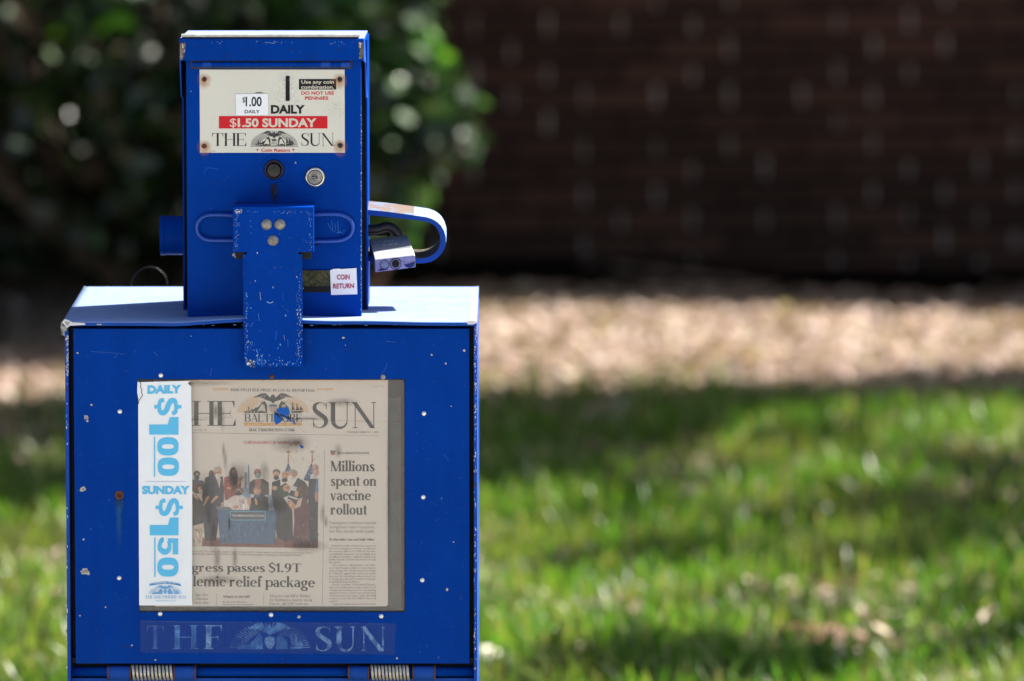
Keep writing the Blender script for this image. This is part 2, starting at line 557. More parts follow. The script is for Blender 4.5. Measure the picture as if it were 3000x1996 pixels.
    if ch == '5':
        Rc(.06, .52, .06 + W * .62, 1); Rc(.06, 1 - max(t, W * .6), .52, 1); P((.10, .56, t * 1.2), (.30, .64, W * .7), (.50, .34, W), (.32, .05, t * 1.4), (.12, .08, t * 1.5), (.05, .22, W * .6)); return .60, G
    if ch in '3678': C(.3, .74, .2, .24, 0, 360); C(.3, .26, .24, .25, 0, 360); return .6, G
    if ch == '4': V(.42, 0, 1, 'b'); D(.42, 1, .06, .3, t); Rc(.04, .24, .58, .24 + t); return .6, G
    if ch == '9': C(.3, .70, .30 - h, .30 - t / 2, 0, 360); P((.60 - h, .70, W), (.55 - h, .3, W * .9), (.25, .03, t * 1.3), (.10, .08, t * 1.3)); return .62, G
    if ch == '$':
        w, g2 = glyph('S', W, t * 1.2, 0); G.extend(g2); Rc(.30 - t * .7, .92, .30 + t * .7, 1.13); Rc(.30 - t * .7, -.13, .30 + t * .7, .08)
        return w, G
    if ch == '.': dot(.08 + h * .3, .07, .07 + h * .4); return .16 + W * .7, G
    if ch == ',': dot(.1, .07, .08); D(.12, .05, .06, -.16, .06); return .2, G
    if ch in "'’‘": D(.08, 1.05, .05, .8, .08); return .14, G
    if ch == '-': Rc(.03, .30, .30, .30 + W * .6); return .33, G
    if ch == ' ': return .26, G
    if ch == '&': C(.3, .7, .18, .24, 0, 360); C(.32, .26, .26, .25, 0, 360); return .75, G
    # lower case
    if ch == 'i': V(s + h, 0, x, 'bl'); dot(s + h, .90, W * .62); return 2 * s + W, G
    if ch == 'l': V(s + h, 0, 1.05, 'bl'); return 2 * s + W, G
    if ch == 'o': C(.30, x / 2, .30 - h, x / 2 - t / 2, 0, 360); return .60, G
    if ch in 'nhmr':
        V(s + h, 0, 1.05 if ch == 'h' else x, 'bl'); x0 = s + h
        def arch(x0, d=.36):
            P((x0 + h * .6, .40, t), (x0 + .11, x - .05, t * 1.3), (x0 + d * .62, x - t * .6, W * .62), (x0 + d, x - .18, W), (x0 + d, .3, W))
            V(x0 + d, 0, .34, 'b')
        if ch == 'r': P((x0 + h * .6, .40, t), (x0 + .10, x - .06, t * 1.4), (x0 + .22, x - .04, W * .6)); dot(x0 + .24, x - .09, W * .55); return s * 2 + W + .26, G
        arch(x0)
        if ch == 'm': arch(x0 + .36); return 2 * s + W + .74, G
        return 2 * s + W + .38, G
    if ch == 'u': V(s + h, .2, x, 'l'); C(s + h + .17, .2, .17, .2 - t / 2, 180, 360, W, t); V(s + h + .36, 0, x, 'bl'); return 2 * s + W + .38, G
    if ch in 'pq': V(s + h if ch == 'p' else .5, -.30, x, 'bl'); C(s + .32 if ch == 'p' else .3, x / 2, .28 - h * .6, x / 2 - t / 2, 0, 360); return .64, G
    if ch in 'bd': V(s + h if ch == 'b' else .52, 0, 1.05, 'l' if ch == 'b' else 'bl'); C(s + .32 if ch == 'b' else .3, x / 2, .28 - h * .6, x / 2 - t / 2, 0, 360); return .64 if ch == 'b' else .66, G
    if ch == 'c': C(.30, x / 2, .30 - h, x / 2 - t / 2, 48, 312); dot(.47, x * .76, W * .5); return .54, G
    if ch == 'e': C(.30, x / 2, .30 - h, x / 2 - t / 2, 5, 318); Rc(.1, x / 2 - t / 2 + .03, .58 - t, x / 2 + t / 2 + .03); return .58, G
    if ch == 'a': V(.42, .06, x - .14, ''); Rc(.42 - h, 0, .42 + h + s, t * 1.2); Rc(.42 - h, 0, .42 + h, .1); P((.10, x - .16, W * .7), (.16, x - .04, t * 1.3), (.32, x - t * .6, W * .55), (.42, x - .14, W)); C(.25, .19, .18 - h * .3, .19 - t / 2, 60, 300); Rc(.25, .36, .42, .36 + t); return .56, G
    if ch == 's': P((.40, x - .16, t * 1.2), (.33, x - .04, t * 1.2), (.20, x - .03, W * .5), (.10, x * .74, W * .85), (.25, x * .5, W * 1.0), (.40, x * .25, W * .85), (.28, .03, W * .5), (.12, .04, t * 1.2), (.06, .17, t * 1.2)); return .47, G
    if ch == 't': V(.17, .08, .86, ''); Rc(.02, x - t, .34, x); P((.17, .12, W), (.22, .03, W * .6), (.34, .06, t)); return .38, G
    if ch == 'f': V(.17, 0, .85, 'b'); Rc(.02, x - t, .36, x); P((.17, .84, W), (.22, 1.0, W * .6), (.36, 1.0, t * 1.4)); dot(.36, .96, W * .5); return .38, G
    if ch in 'vyw':
        D(.10, x, .30, 0, W); D(.50, x, .30 if ch != 'y' else .18, 0 if ch != 'y' else -.28, t if s else W)
        if s: Rc(0, x - t, .22, x); Rc(.40, x - t, .60, x)
        if ch == 'w': D(.50, x, .70, 0, W); D(.90, x, .70, 0, t); return .98, G
        return .60, G
    if ch == 'g': C(.27, .42, .20 - h * .3, .24 - t / 2, 0, 360); C(.28, -.16, .26 - h * .4, .14, 0, 360); P((.14, .22, t * 1.2), (.12, .10, W * .6), (.3, .03, W * .7), (.46, -.06, W * .6)); Rc(.42, x - t * 1.6, .56, x); return .58, G
    if ch == 'k': V(s + h, 0, 1.05, 'bl'); D(.5, x, .2, .28, t); D(.28, .42, .54, 0, W); Rc(.38, x - t, .58, x); Rc(.42, 0, .66, t); return .64, G
    if ch == 'z': Rc(.04, x - t, .46, x); Rc(.04, 0, .46, t); D(.42, x, .08, 0, W); return .5, G
    if ch == 'x': D(.08, x, .44, 0, W); D(.44, x, .08, 0, t); return .52, G
    if ch == 'j': V(.2, -.1, x, 'l'); dot(.2, .9, W * .6); return .34, G
    if ch == '®': C(.3, .5, .28, .28, 0, 360, .05, .05); return .6, G
    Rc(.05, 0, .4, x); return .45, G

# ------------------------------------------------------------------ flat print
_sans_cache = {}
def sans_polys(s, bold):
    k = (s, bold)
    if k not in _sans_cache:
        cu = bpy.data.curves.new('t', 'FONT')
        cu.body = s
        cu.offset = bold
        cu.resolution_u = 3
        cu.fill_mode = 'FRONT'
        o = bpy.data.objects.new('t', cu)
        COL.objects.link(o)
        me = o.to_mesh()
        _sans_cache[k] = [[(me.vertices[i].co.x, me.vertices[i].co.y) for i in p.vertices] for p in me.polygons]
        o.to_mesh_clear()
        bpy.data.objects.remove(o)
        bpy.data.curves.remove(cu)
    return _sans_cache[k]

class Print:
    """flat printing on the plane y = Y, laid out in photograph pixels"""
    def __init__(self, Y, step=0.00008):
        self.Y, self.step, self.v, self.f, self.c, self.k = Y, step, [], [], [], 0
    def _add(self, pts, faces, col, layer):
        b = len(self.v)
        y = self.Y - layer * self.step - (self.k % 7) * 0.000009
        self.k += 1
        for px, py in pts: self.v.append(tuple(at(px, py, y)))
        for f in faces:
            self.f.append([b + i for i in f]); self.c.append(col)
    def poly(self, pts, col, layer=1):
        self._add(pts, [list(range(len(pts)))], col, layer)
    def rect(self, x0, y0, x1, y1, col, layer=1):
        self.poly([(x0, y0), (x1, y0), (x1, y1), (x0, y1)], col, layer)
    def ell(self, cx, cy, rx, ry, col, layer=1, n=14, rot=0):
        c, s = math.cos(rot), math.sin(rot)
        self.poly([(cx + rx * math.cos(k * 2 * math.pi / n) * c - ry * math.sin(k * 2 * math.pi / n) * s, cy + rx * math.cos(k * 2 * math.pi / n) * s + ry * math.sin(k * 2 * math.pi / n) * c) for k in range(n)], col, layer)
    def line(self, pts, w, col, layer=1):
        for _, L, Rr in strip([(x, y, w) for x, y in pts]):
            n = len(L)
            self._add(L + Rr, [[i, i + 1, n + i + 1, n + i] for i in range(n - 1)], col, layer)
    def frame(self, x0, y0, x1, y1, w, col, layer=1):
        self.rect(x0, y0, x1, y0 + w, col, layer); self.rect(x0, y1 - w, x1, y1, col, layer)
        self.rect(x0, y0 + w, x0 + w, y1 - w, col, layer); self.rect(x1 - w, y0 + w, x1, y1 - w, col, layer)
    def serif(self, s, x0, x1, base, cap, col, W=.16, t=.045, sf=.07, layer=1, gap=.055, vert=False, skew=0.0):
        items, pen = [], 0
        for ch in s:
            w, G = glyph(ch, W, t, sf)
            items.append((pen, G)); pen += w + gap
        tot = pen - gap
        kx = (x1 - x0) / tot
        def mp(gx, gy):
            if vert: return (base + gy * cap, x0 + gx * kx)
            return (x0 + gx * kx, base - gy * cap + skew * (gx * kx))
        for off, G in items:
            for g in G:
                if g[0] == 'poly': self.poly([mp(off + a, b) for a, b in g[1]], col, layer)
                else:
                    L, Rr = [mp(off + a, b) for a, b in g[1]], [mp(off + a, b) for a, b in g[2]]
                    n = len(L)
                    self._add(L + Rr, [[i, i + 1, n + i + 1, n + i] for i in range(n - 1)], col, layer)
    def sans(self, s, x0, x1, base, cap, col, bold=0.0, layer=1, skew=0.0):
        P = sans_polys(s, bold)
        xs = [p[0] for q in P for p in q]
        ys = [p[1] for q in P for p in q]
        capH = max(p[1] for q in sans_polys('H', bold) for p in q)
        a, b = min(xs), max(xs)
        k = (x1 - x0) / (b - a)
        for q in P: self.poly([(x0 + (x - a) * k, base - y / capH * cap + skew * (x - a) * k) for x, y in q], col, layer)
    def build(self, name, parent, mat=None, label=None):
        me = bpy.data.meshes.new(name)
        base = wloc(parent)
        org = Vector(self.v[0])
        me.from_pydata([tuple(Vector(v) - org) for v in self.v], [], self.f)
        at_ = me.color_attributes.new('Col', 'FLOAT_COLOR', 'CORNER')
        arr = np.empty((len(me.loops), 4), dtype=np.float32)
        i = 0
        for p, c in zip(me.polygons, self.c):
            arr[p.loop_start:p.loop_start + p.loop_total] = (*c, 1)
        at_.data.foreach_set('color', arr.ravel())
        o = bpy.data.objects.new(name, me)
        me.materials.append(mat or M['print'])
        COL.objects.link(o)
        o.parent = parent
        o.location = org - base
        if label: o['label'] = label
        if name in ('chipped_paint', 'scratches', 'edge_wear'): o['kind'] = 'stuff'
        return o

def stain(name, parent, Y, px, py, rx, ry, mat, drip=0, seg=28, n_rad=5):
    """a soft stain disc, Col = 1 centre .. 0 rim"""
    vs, fs, cs = [], [], []
    org = at(px, py, Y)
    vs.append((0, 0, 0)); cs.append(1.0)
    for r in range(1, n_rad + 1):
        for k in range(seg):
            a = 2 * math.pi * k / seg
            q = r / n_rad
            yy = math.sin(a) * ry * q
            xx = math.cos(a) * rx * q
            if yy > 0 and drip: yy *= drip; 
            vs.append(tuple(at(px + xx, py + yy, Y) - org)); cs.append(1 - q)
    for k in range(seg): fs.append((0, 1 + k, 1 + (k + 1) % seg))
    for r in range(n_rad - 1):
        for k in range(seg):
            a, b = 1 + r * seg + k, 1 + r * seg + (k + 1) % seg
            fs.append((a, a + seg, b + seg, b))
    me = bpy.data.meshes.new(name)
    me.from_pydata(vs, [], fs)
    c = me.color_attributes.new('Col', 'FLOAT_COLOR', 'POINT')
    c.data.foreach_set('color', np.array([(x, x, x, 1) for x in cs], dtype=np.float32).ravel())
    me.materials.append(mat)
    o = bpy.data.objects.new(name, me)
    COL.objects.link(o)
    o.parent = parent
    o.location = org - wloc(parent)
    return o

def blob(cx, cy, r, n=9, jag=0.35, ax=1, ay=1):
    return [(cx + ax * r * (1 - jag * random.random()) * math.cos(k * 2 * math.pi / n), cy + ay * r * (1 - jag * random.random()) * math.sin(k * 2 * math.pi / n)) for k in range(n)]

# ================================================================== ground, lawn, mulch bed
def gz(x, y):
    """terrain height: nearly flat, falling a little to the right near the wall"""
    t = np.clip((y - 5.0) / 5.0, 0, 1)
    return -0.018 * x * t * np.exp(-(x / 9) ** 2) + 0.012 * np.sin(x * 1.7 + y * .9) * np.clip((y - 2) / 3, 0, 1) * np.exp(-((x / 12) ** 2))

def grid_mesh(name, xs, ys, zf, mat, kind='structure', zoff=0.0):
    X, Y = np.meshgrid(xs, ys)
    Z = zf(X, Y) + zoff
    v = np.stack([X.ravel(), Y.ravel(), Z.ravel()], 1)
    nx, ny = len(xs), len(ys)
    f = [(j * nx + i, j * nx + i + 1, (j + 1) * nx + i + 1, (j + 1) * nx + i) for j in range(ny - 1) for i in range(nx - 1)]
    me = bpy.data.meshes.new(name)
    me.from_pydata(v.tolist(), [], f)
    for p_ in me.polygons: p_.use_smooth = True
    me.materials.append(mat)
    o = bpy.data.objects.new(name, me)
    COL.objects.link(o)
    o['kind'] = kind
    return o

g = N('lawn_soil')
pp = g.pos()
c = g.mix(g.ramp(g.noise(2.2, 6, .7, pp), [(.35, 0), (.65, 1)]), (0.055, 0.085, 0.020), (0.13, 0.11, 0.055))
c = g.mix(g.ramp(g.noise(45, 5, .8, pp), [(.5, 0), (.7, 1)]), c, (0.17, 0.13, 0.085))
g.set(Base_Color=c, Roughness=0.95); g.bump(g.noise(60, 5, .7, pp), .8, .01)
M['soil'] = g.m
M['shadesoil'] = simple('shade_black_soil', (0.008, 0.006, 0.005), .95, 0, .5, 30, 1.0, spec=0.0)  # black tone carries the wall's shade on the ground
g = N('bark_mulch_bed')
pp = g.pos()
c = g.mix(g.ramp(g.noise(38, 6, .8, pp, .6), [(.35, 0), (.62, 1)]), (0.13, 0.085, 0.062), (0.44, 0.33, 0.265))
c = g.mix(g.ramp(g.noise(5, 4, .6, pp), [(.4, 0), (.7, 1)]), c, (0.34, 0.24, 0.20), 'MIX')
g.set(Base_Color=c, Roughness=0.95); g.bump(g.noise(50, 5, .8, pp), 1.0, .02)
g.b.inputs['Specular IOR Level'].default_value = 0.1
M['mulch'] = g.m
xs = np.concatenate([[-300, -120, -50, -25, -14], np.linspace(-9, 9, 91), [14, 25, 50, 120, 300]])
ys = np.concatenate([[-200, -80, -40, -20, -12, -8, -4], np.linspace(-2, 14, 81), [20, 40, 100, 300, 900]])
grid_mesh('ground', xs, ys, gz, M['soil'])
# concrete pavement added unseen on the viewer's side, bouncing sun onto the box front
g = N('concrete_pavement')
pp = g.pos()
c = g.mix(g.noise(3, 6, .7, pp), (0.40, 0.385, 0.365), (0.50, 0.485, 0.46))
c = g.mix(g.ramp(g.noise(60, 5, .8, pp), [(.6, 0), (.75, 1)]), c, (0.28, 0.27, 0.25))
g.set(Base_Color=c, Roughness=.9); g.bump(g.noise(200, 4, .7, pp), .4, .003)
M['concrete'] = g.m
bm = bmesh.new()
yk = -0.75
for k in range(3):
    for i in range(-10, 10):
        box(bm, i * 1.5 + .006, (i + 1) * 1.5 - .006, yk - (k + 1) * 1.5 + .006, yk - k * 1.5 - .006, -.1, .03)
pv = mk('bounce_pavement', bm, M['concrete'], None, kind='structure')
bm = bmesh.new()
box(bm, -60, 60, yk - 18, yk - 4.65, -.14, -.02)
mk('bounce_paving', bm, M['concrete'], None, kind='structure')  # unseen concrete further back, likewise added as a bounce surface
# mulch bed in front of the wall, its near edge wandering
def bed_edge(x):
    return 6.95 + 0.35 * np.sin(x * 1.9 + .5) * .4 - 0.32 * np.clip(x - .5, 0, 2) * .6 + 0.10 * np.sin(x * 5.3)
WALL_Y0, WROT = 9.95, R(8)
def wall_y(x): return WALL_Y0 + np.tan(WROT) * x
bx = np.linspace(-7, 7, 141)
bt = np.linspace(0, 1, 40)
V_, F_ = [], []
for j, t in enumerate(bt):
    for i, x in enumerate(bx):
        y0_, y1_ = bed_edge(x), wall_y(x) + .05
        y = y0_ + (y1_ - y0_) * t
        V_.append((x, y, float(gz(x, y)) + 0.004 + 0.022 * min(1, t * 5) + 0.008 * math.sin(x * 7 + y * 5) * min(1, t * 8)))
for j in range(len(bt) - 1):
    for i in range(len(bx) - 1):
        a = j * len(bx) + i
        F_.append((a, a + 1, a + 1 + len(bx), a + len(bx)))
me = bpy.data.meshes.new('mulch_bed'); me.from_pydata(V_, [], F_); me.materials.append(M['mulch'])
for p_ in me.polygons: p_.use_smooth = True
o = bpy.data.objects.new('mulch_bed', me); COL.objects.link(o); o['kind'] = 'structure'

V_, F_ = [], []  # near-black sheet painting the shade at the wall foot
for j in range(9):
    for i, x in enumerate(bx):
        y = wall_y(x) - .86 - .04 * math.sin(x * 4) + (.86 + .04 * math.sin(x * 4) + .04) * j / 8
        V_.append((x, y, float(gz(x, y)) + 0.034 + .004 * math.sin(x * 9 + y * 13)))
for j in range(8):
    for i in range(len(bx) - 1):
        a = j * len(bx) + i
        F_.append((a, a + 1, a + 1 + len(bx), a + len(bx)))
me = bpy.data.meshes.new('foot_shade_strip'); me.from_pydata(V_, [], F_); me.materials.append(M['shadesoil'])
o = bpy.data.objects.new('foot_shade_strip', me); COL.objects.link(o); o['kind'] = 'structure'

def colored_mesh(name, V, F, C, mat, parent=None, kind=None):
    """numpy verts (n,3), quads (m,4) and a colour per face"""
    me = bpy.data.meshes.new(name)
    n, m = len(V), len(F)
    k = F.shape[1]
    me.vertices.add(n); me.vertices.foreach_set('co', np.ascontiguousarray(V, dtype=np.float32).ravel())
    me.loops.add(m * k); me.loops.foreach_set('vertex_index', np.ascontiguousarray(F, dtype=np.int32).ravel())
    me.polygons.add(m); me.polygons.foreach_set('loop_start', np.arange(0, m * k, k, dtype=np.int32)); me.polygons.foreach_set('loop_total', np.full(m, k, dtype=np.int32))
    me.update(calc_edges=True)
    a = me.color_attributes.new('Col', 'FLOAT_COLOR', 'CORNER')
    cc = np.concatenate([C, np.ones((m, 1))], 1)
    a.data.foreach_set('color', np.repeat(cc, k, axis=0).astype(np.float32).ravel())
    me.materials.append(mat)
    o = bpy.data.objects.new(name, me)
    COL.objects.link(o)
    if parent:
        o.parent = parent; o.location = -wloc(parent)
    if kind: o['kind'] = kind
    return o

def leafy(name, trans=0.35, rough=0.45, spec=0.5, attr=True, gloss=0.06):
    g = N(name)
    c = g.attr()
    if name == 'evergreen_leaf_surface':
        pass
    g.set(Base_Color=c, Roughness=rough)
    g.b.inputs['Specular IOR Level'].default_value = spec
    tr = g.n.new('ShaderNodeBsdfTranslucent')
    g.l.new(g.mix(1.0, c, (1.35, 1.5, 0.55), 'MULTIPLY'), tr.inputs[0])
    mx = g.n.new('ShaderNodeMixShader')
    mx.inputs[0].default_value = trans
    g.l.new(g.b.outputs[0], mx.inputs[1]); g.l.new(tr.outputs[0], mx.inputs[2])
    g.l.new(mx.outputs[0], g.n['Material Output'].inputs[0])
    return g.m
M['grass'] = leafy('grass_blade_surface', .42, .38)
M['leafgreen'] = leafy('evergreen_leaf_surface', .28, .33, 1.0)
M['litter'] = leafy('dry_leaf_surface', .15, .6, .3)
M['canopy'] = leafy('tree_leaf_surface', .25, .5)

def value2(x, y, s, seed):
    """cheap smooth 2-D noise in 0..1"""
    r = np.random.default_rng(seed)
    out = 0
    for k in range(5):
        a, b, c_ = r.normal(size=3)
        out = out + np.sin((a * x + b * y) * s * (1 + k * .5) + c_ * 6)
    return 0.5 + out / 10

def blades(n, x0, x1, y0, y1, seed, hmin, hmax, w=0.0032):
    r = np.random.default_rng(seed)
    x, y = r.uniform(x0, x1, n), r.uniform(y0, y1, n)
    dens = value2(x, y, 2.3, 5) * .6 + value2(x, y, 6, 9) * .5
    fade = np.clip((bed_edge(x) + .25 - y) / .7, 0, 1)
    keep = r.uniform(0, 1, n) < np.clip((dens - .30) * 2.4, .07, 1) * fade
    x, y, dens = x[keep], y[keep], dens[keep]
    n = len(x)
    z = gz(x, y) - .004
    h = r.uniform(hmin, hmax, n) * (.55 + dens)
    a = r.uniform(0, 2 * np.pi, n)
    lean = r.uniform(.05, .75, n) * h
    la = r.uniform(0, 2 * np.pi, n)
    ww = w * r.uniform(.7, 1.5, n)
    dx, dy = np.cos(a) * ww, np.sin(a) * ww
    lx, ly = np.cos(la) * lean, np.sin(la) * lean
    rows = []
    for t, k in ((0, 1.0), (.45, .85), (.8, .55), (1.0, .08)):
        cx, cy, cz = x + lx * t ** 2, y + ly * t ** 2, z + h * (t - .12 * t * t * (lean / h))
        rows.append(np.stack([cx - dx * k, cy - dy * k, cz], 1)); rows.append(np.stack([cx + dx * k, cy + dy * k, cz], 1))
    V = np.stack(rows, 1).reshape(-1, 3)
    base = np.arange(n)[:, None] * 8
    F = np.concatenate([base + np.array([[0, 1, 3, 2]]), base + np.array([[2, 3, 5, 4]]), base + np.array([[4, 5, 7, 6]])], 1).reshape(-1, 4)
    pal = np.array([(.045, .105, .012), (.075, .15, .018), (.11, .19, .03), (.15, .20, .045), (.035, .085, .02), (.20, .17, .08), (.26, .21, .13)])
    pw = np.array([.20, .22, .18, .12, .08, .11, .09])
    ci = r.choice(7, n, p=pw / pw.sum())
    dry = np.clip((value2(x, y, 3.1, 77) - .52) * 4, 0, 1)[:, None]
    C = pal[ci] * r.uniform(.75, 1.3, (n, 1))
    C = C * (1 - dry * .42) * np.array([[.95, 1.12, .85]]) + np.array([[.17, .135, .07]]) * dry * .42
    return V, F, np.repeat(C, 3, axis=0)

def join(parts):
    Vs, Fs, Cs, off = [], [], [], 0
    for V, F, C in parts:
        Vs.append(V); Fs.append(F + off); Cs.append(C); off += len(V)
    return np.concatenate(Vs), np.concatenate(Fs), np.concatenate(Cs)
V, F, C = join([blades(90000, -2.2, 2.2, 2.3, 7.5, 1, .032, .082), blades(30000, -6, 6, -1.5, 7.5, 2, .03, .07, .004), blades(16000, -2.6, 2.6, -1.5, 2.4, 3, .03, .06, .004)])
lawn = colored_mesh('lawn_grass', V, F, C, M['grass'], kind='stuff')

def chips_mesh(n, fx_, seed, smin, smax, pal, zup=.012, curl=.3):
    r = np.random.default_rng(seed)
    x, y, z0 = fx_(r, n)
    n = len(x)
    s = r.uniform(smin, smax, n)
    asp = r.uniform(.35, .9, n)
    yaw, pit, rol = r.uniform(0, 2 * np.pi, n), r.normal(0, .35, n), r.normal(0, .35, n)
    loc = np.array([(-1, 0, 0), (-.35, -.5, .0), (-.35, .5, .0), (.35, -.5, 0), (.35, .5, 0), (1, 0, 0)])
    P_ = loc[None] * np.stack([s, s * asp, s], 1)[:, None]
    P_[:, :, 2] += (curl * s * r.uniform(-.3, 1, n))[:, None] * (np.abs(loc[:, 0]) ** 2)[None]
    def rot(P_, ang, i, j):
        c_, s_ = np.cos(ang)[:, None], np.sin(ang)[:, None]
        a, b = P_[:, :, i] * c_ - P_[:, :, j] * s_, P_[:, :, i] * s_ + P_[:, :, j] * c_
        P_[:, :, i], P_[:, :, j] = a, b
    rot(P_, rol, 1, 2); rot(P_, pit, 0, 2); rot(P_, yaw, 0, 1)
    P_ += np.stack([x, y, z0 + zup * r.uniform(.3, 1.6, n)], 1)[:, None]
    V = P_.reshape(-1, 3)
    b = np.arange(n)[:, None] * 6
    F = np.concatenate([b + np.array([[0, 1, 2, 2]]), b + np.array([[1, 3, 4, 2]]), b + np.array([[3, 5, 4, 4]])], 1).reshape(-1, 4)
    # triangles as thin quads are avoided: use three-corner faces through a tri list
    T = np.concatenate([b + np.array([[0, 1, 2]]), b + np.array([[1, 3, 4]]), b + np.array([[1, 4, 2]]), b + np.array([[3, 5, 4]])], 1).reshape(-1, 3)
    pal = np.array(pal)
    C = pal[r.integers(0, len(pal), n)] * r.uniform(.75, 1.25, (n, 1))
    return V, T, np.repeat(C, 4, axis=0)
TAN = [(.40, .295, .25), (.30, .21, .175), (.44, .34, .29), (.23, .155, .13), (.37, .26, .235), (.12, .08, .065), (.46, .38, .33), (.28, .18, .155)]
def bedpos(r, n):
    x = r.uniform(-3.2, 3.2, n); t = r.uniform(0, 1, n)
    y0_ = bed_edge(x) - .15 - .8 * r.uniform(0, 1, n) ** 3
    y = y0_ + (wall_y(x) - .80 + .05 * np.sin(x * 4) - y0_) * t
    tt_ = np.clip((y - bed_edge(x)) / .5, 0, 1)
    return x, y, gz(x, y) + .004 + .022 * tt_
V, F, C = chips_mesh(26000, bedpos, 21, .012, .036, TAN)
colored_mesh('leaf_litter', V, F, C, M['litter'], kind='stuff')
def lawnpos(r, n):
    x, y = r.uniform(-2.4, 2.4, n), r.uniform(2.4, 7.4, n)
    k = r.uniform(0, 1, n) < np.clip((.66 - value2(x, y, 2.3, 5)) * 2.4 + np.clip((y - 6.6), 0, 1), .04, 1)
    return x[k], y[k], gz(x[k], y[k])
V, F, C = chips_mesh(15000, lawnpos, 22, .010, .028, TAN, .014)
colored_mesh('lawn_leaf_litter', V, F, C, M['litter'], kind='stuff')

# ================================================================== brick house
Wdir = Vector((math.cos(WROT), math.sin(WROT), 0))
Wn = Vector((math.sin(WROT), -math.cos(WROT), 0))        # out of the wall towards the viewer
def wp(s, d, z):                                        # along the wall, out of it, up
    return Vector((0, WALL_Y0, 0)) + Wdir * s + Wn * d + Vector((0, 0, z))
house = thing('brick_house', (0, WALL_Y0, 0), 'dark red brick house wall in shade behind the mulch bed', 'house')
g = N('dark_brick')
pp = g.pos()
oi = g.n.new('ShaderNodeObjectInfo')
c = g.mix(g.noise(30, 6, .7, pp), (0.066, 0.026, 0.018), (0.115, 0.045, 0.030))
c = g.mix(g.ramp(oi.outputs['Random'], [(.0, 0), (.35, .1), (.75, .75), (1.0, 1.0)]), (0.050, 0.019, 0.013), g.mix(.5, c, (0.14, 0.060, 0.042)))
c = g.mix(g.ramp(g.noise(60, 5, .8, pp), [(.6, 0), (.75, 1)]), c, (0.03, 0.016, 0.014))
g.set(Base_Color=c, Roughness=.85); g.bump(g.noise(120, 5, .7, pp), .6, .003)
M['brick'] = g.m
M['mortar'] = simple('shade_dark_mortar', (0.005, 0.004, 0.004), .95, 0, .4, 60, .6)  # shade inside the raked bed joints is put into this colour
M['mortar_pale'] = simple('pale_head_mortar', (0.45, 0.38, 0.36), .9, 0, .7, 14, .5)
BL, BH, JT, JB = .203, .0497, .010, .0180
LW0, LW1, HW = -7.0, 8.0, 2.95
EAVE = HW
def place_local(bm, s0, s1, d0_, d1_, z0, z1):
    vs = []
    for s_ in (s0, s1):
        for d_ in (d0_, d1_):
            for z_ in (z0, z1): vs.append(bm.verts.new(wp(s_, d_, z_)))
    for f in ((0, 1, 3, 2), (4, 6, 7, 5), (0, 4, 5, 1), (2, 3, 7, 6), (0, 2, 6, 4), (1, 5, 7, 3)): bm.faces.new([vs[i] for i in f])
bm = bmesh.new()
place_local(bm, LW0, LW1, -.22, -.016, -.1, HW)
wall_o = mk('wall', bm, M['mortar'], house)
# brick meshes: one shared box for the bricks in view, built in wall axes
def brick_me():
    bm = bmesh.new()
    vs = box(bm, 0, BL - JT, -.0, .012 + .03, 0, BH)
    bmesh.ops.bevel(bm, geom=list(bm.edges), offset=.0022, segments=1, affect='EDGES')
    me = bpy.data.meshes.new('brick'); bm.to_mesh(me); bm.free()
    me.materials.append(M['brick'])
    return me
BM_ = brick_me()
far = bmesh.new(); heads = bmesh.new()
course = BH + JB
nb = 0
proto = None
for j in range(int((HW + .05) / course)):
    z = -.02 + j * course
    s = LW0 + (j % 2) * BL / 2
    while s + BL < LW1:
        vis = (-1.15 < s < 1.75) and z < .84
        jit = random.uniform(-.002, .002)
        if vis and nb < 296:
            o = bpy.data.objects.new('brick', BM_)
            COL.objects.link(o)
            o.parent = wall_o
            # the mesh runs +x along, +y into the wall
            o.location = wp(s, jit, z) - wloc(wall_o)
            o.rotation_euler = (0, 0, WROT)
            nb += 1
        else:
            place_local(far, s, s + BL - JT, jit, -.03, z, z + BH)
        if random.random() < .55: place_local(heads, s + BL - JT - .0005, s + BL + .0005, -.0022 - random.random() * .003, -.03, z + .002, z + BH + random.uniform(-.004, .012))
        s += BL
mk('brickwork', far, M['brick'], wall_o, kind='stuff')
mk('mortar_joints', heads, M['mortar_pale'], wall_o, kind='stuff')
# other walls, overhanging roof
HD = 7.0
bm = bmesh.new()
place_local(bm, LW0, LW1, -HD, -HD + .2, -.1, HW)
place_local(bm, LW0, LW0 + .2, -HD + .2, -.22, -.1, HW)
place_local(bm, LW1 - .2, LW1, -HD + .2, -.22, -.1, HW)
mk('side_walls', bm, M['brick'], house)
M['roof'] = simple('asphalt_shingle', (0.05, 0.048, 0.046), .95, 0, .4, 30, .8)
M['trim'] = simple('painted_trim', (0.20, 0.19, 0.17), .6, 0, .1, 10, .1)
bm = bmesh.new()
OH = 0.30
ridge = HW + 1.35
pr_ = [(OH, HW - .02), (OH, HW + .03), (-HD / 2, ridge), (-HD - OH, HW + .03), (-HD - OH, HW - .02), (-HD / 2, ridge - .06)]
A_ = [bm.verts.new(wp(LW0 - .3, d_, z_)) for d_, z_ in pr_]
B_ = [bm.verts.new(wp(LW1 + .3, d_, z_)) for d_, z_ in pr_]
for i in range(6): bm.faces.new((A_[i], B_[i], B_[(i + 1) % 6], A_[(i + 1) % 6]))
bm.faces.new((A_[0], A_[1], A_[2], A_[5])); bm.faces.new((A_[5], A_[2], A_[3], A_[4])); bm.faces.new((B_[0], B_[1], B_[2], B_[5])); bm.faces.new((B_[5], B_[2], B_[3], B_[4]))
roof = mk('roof', bm, M['roof'], house)
bm = bmesh.new()
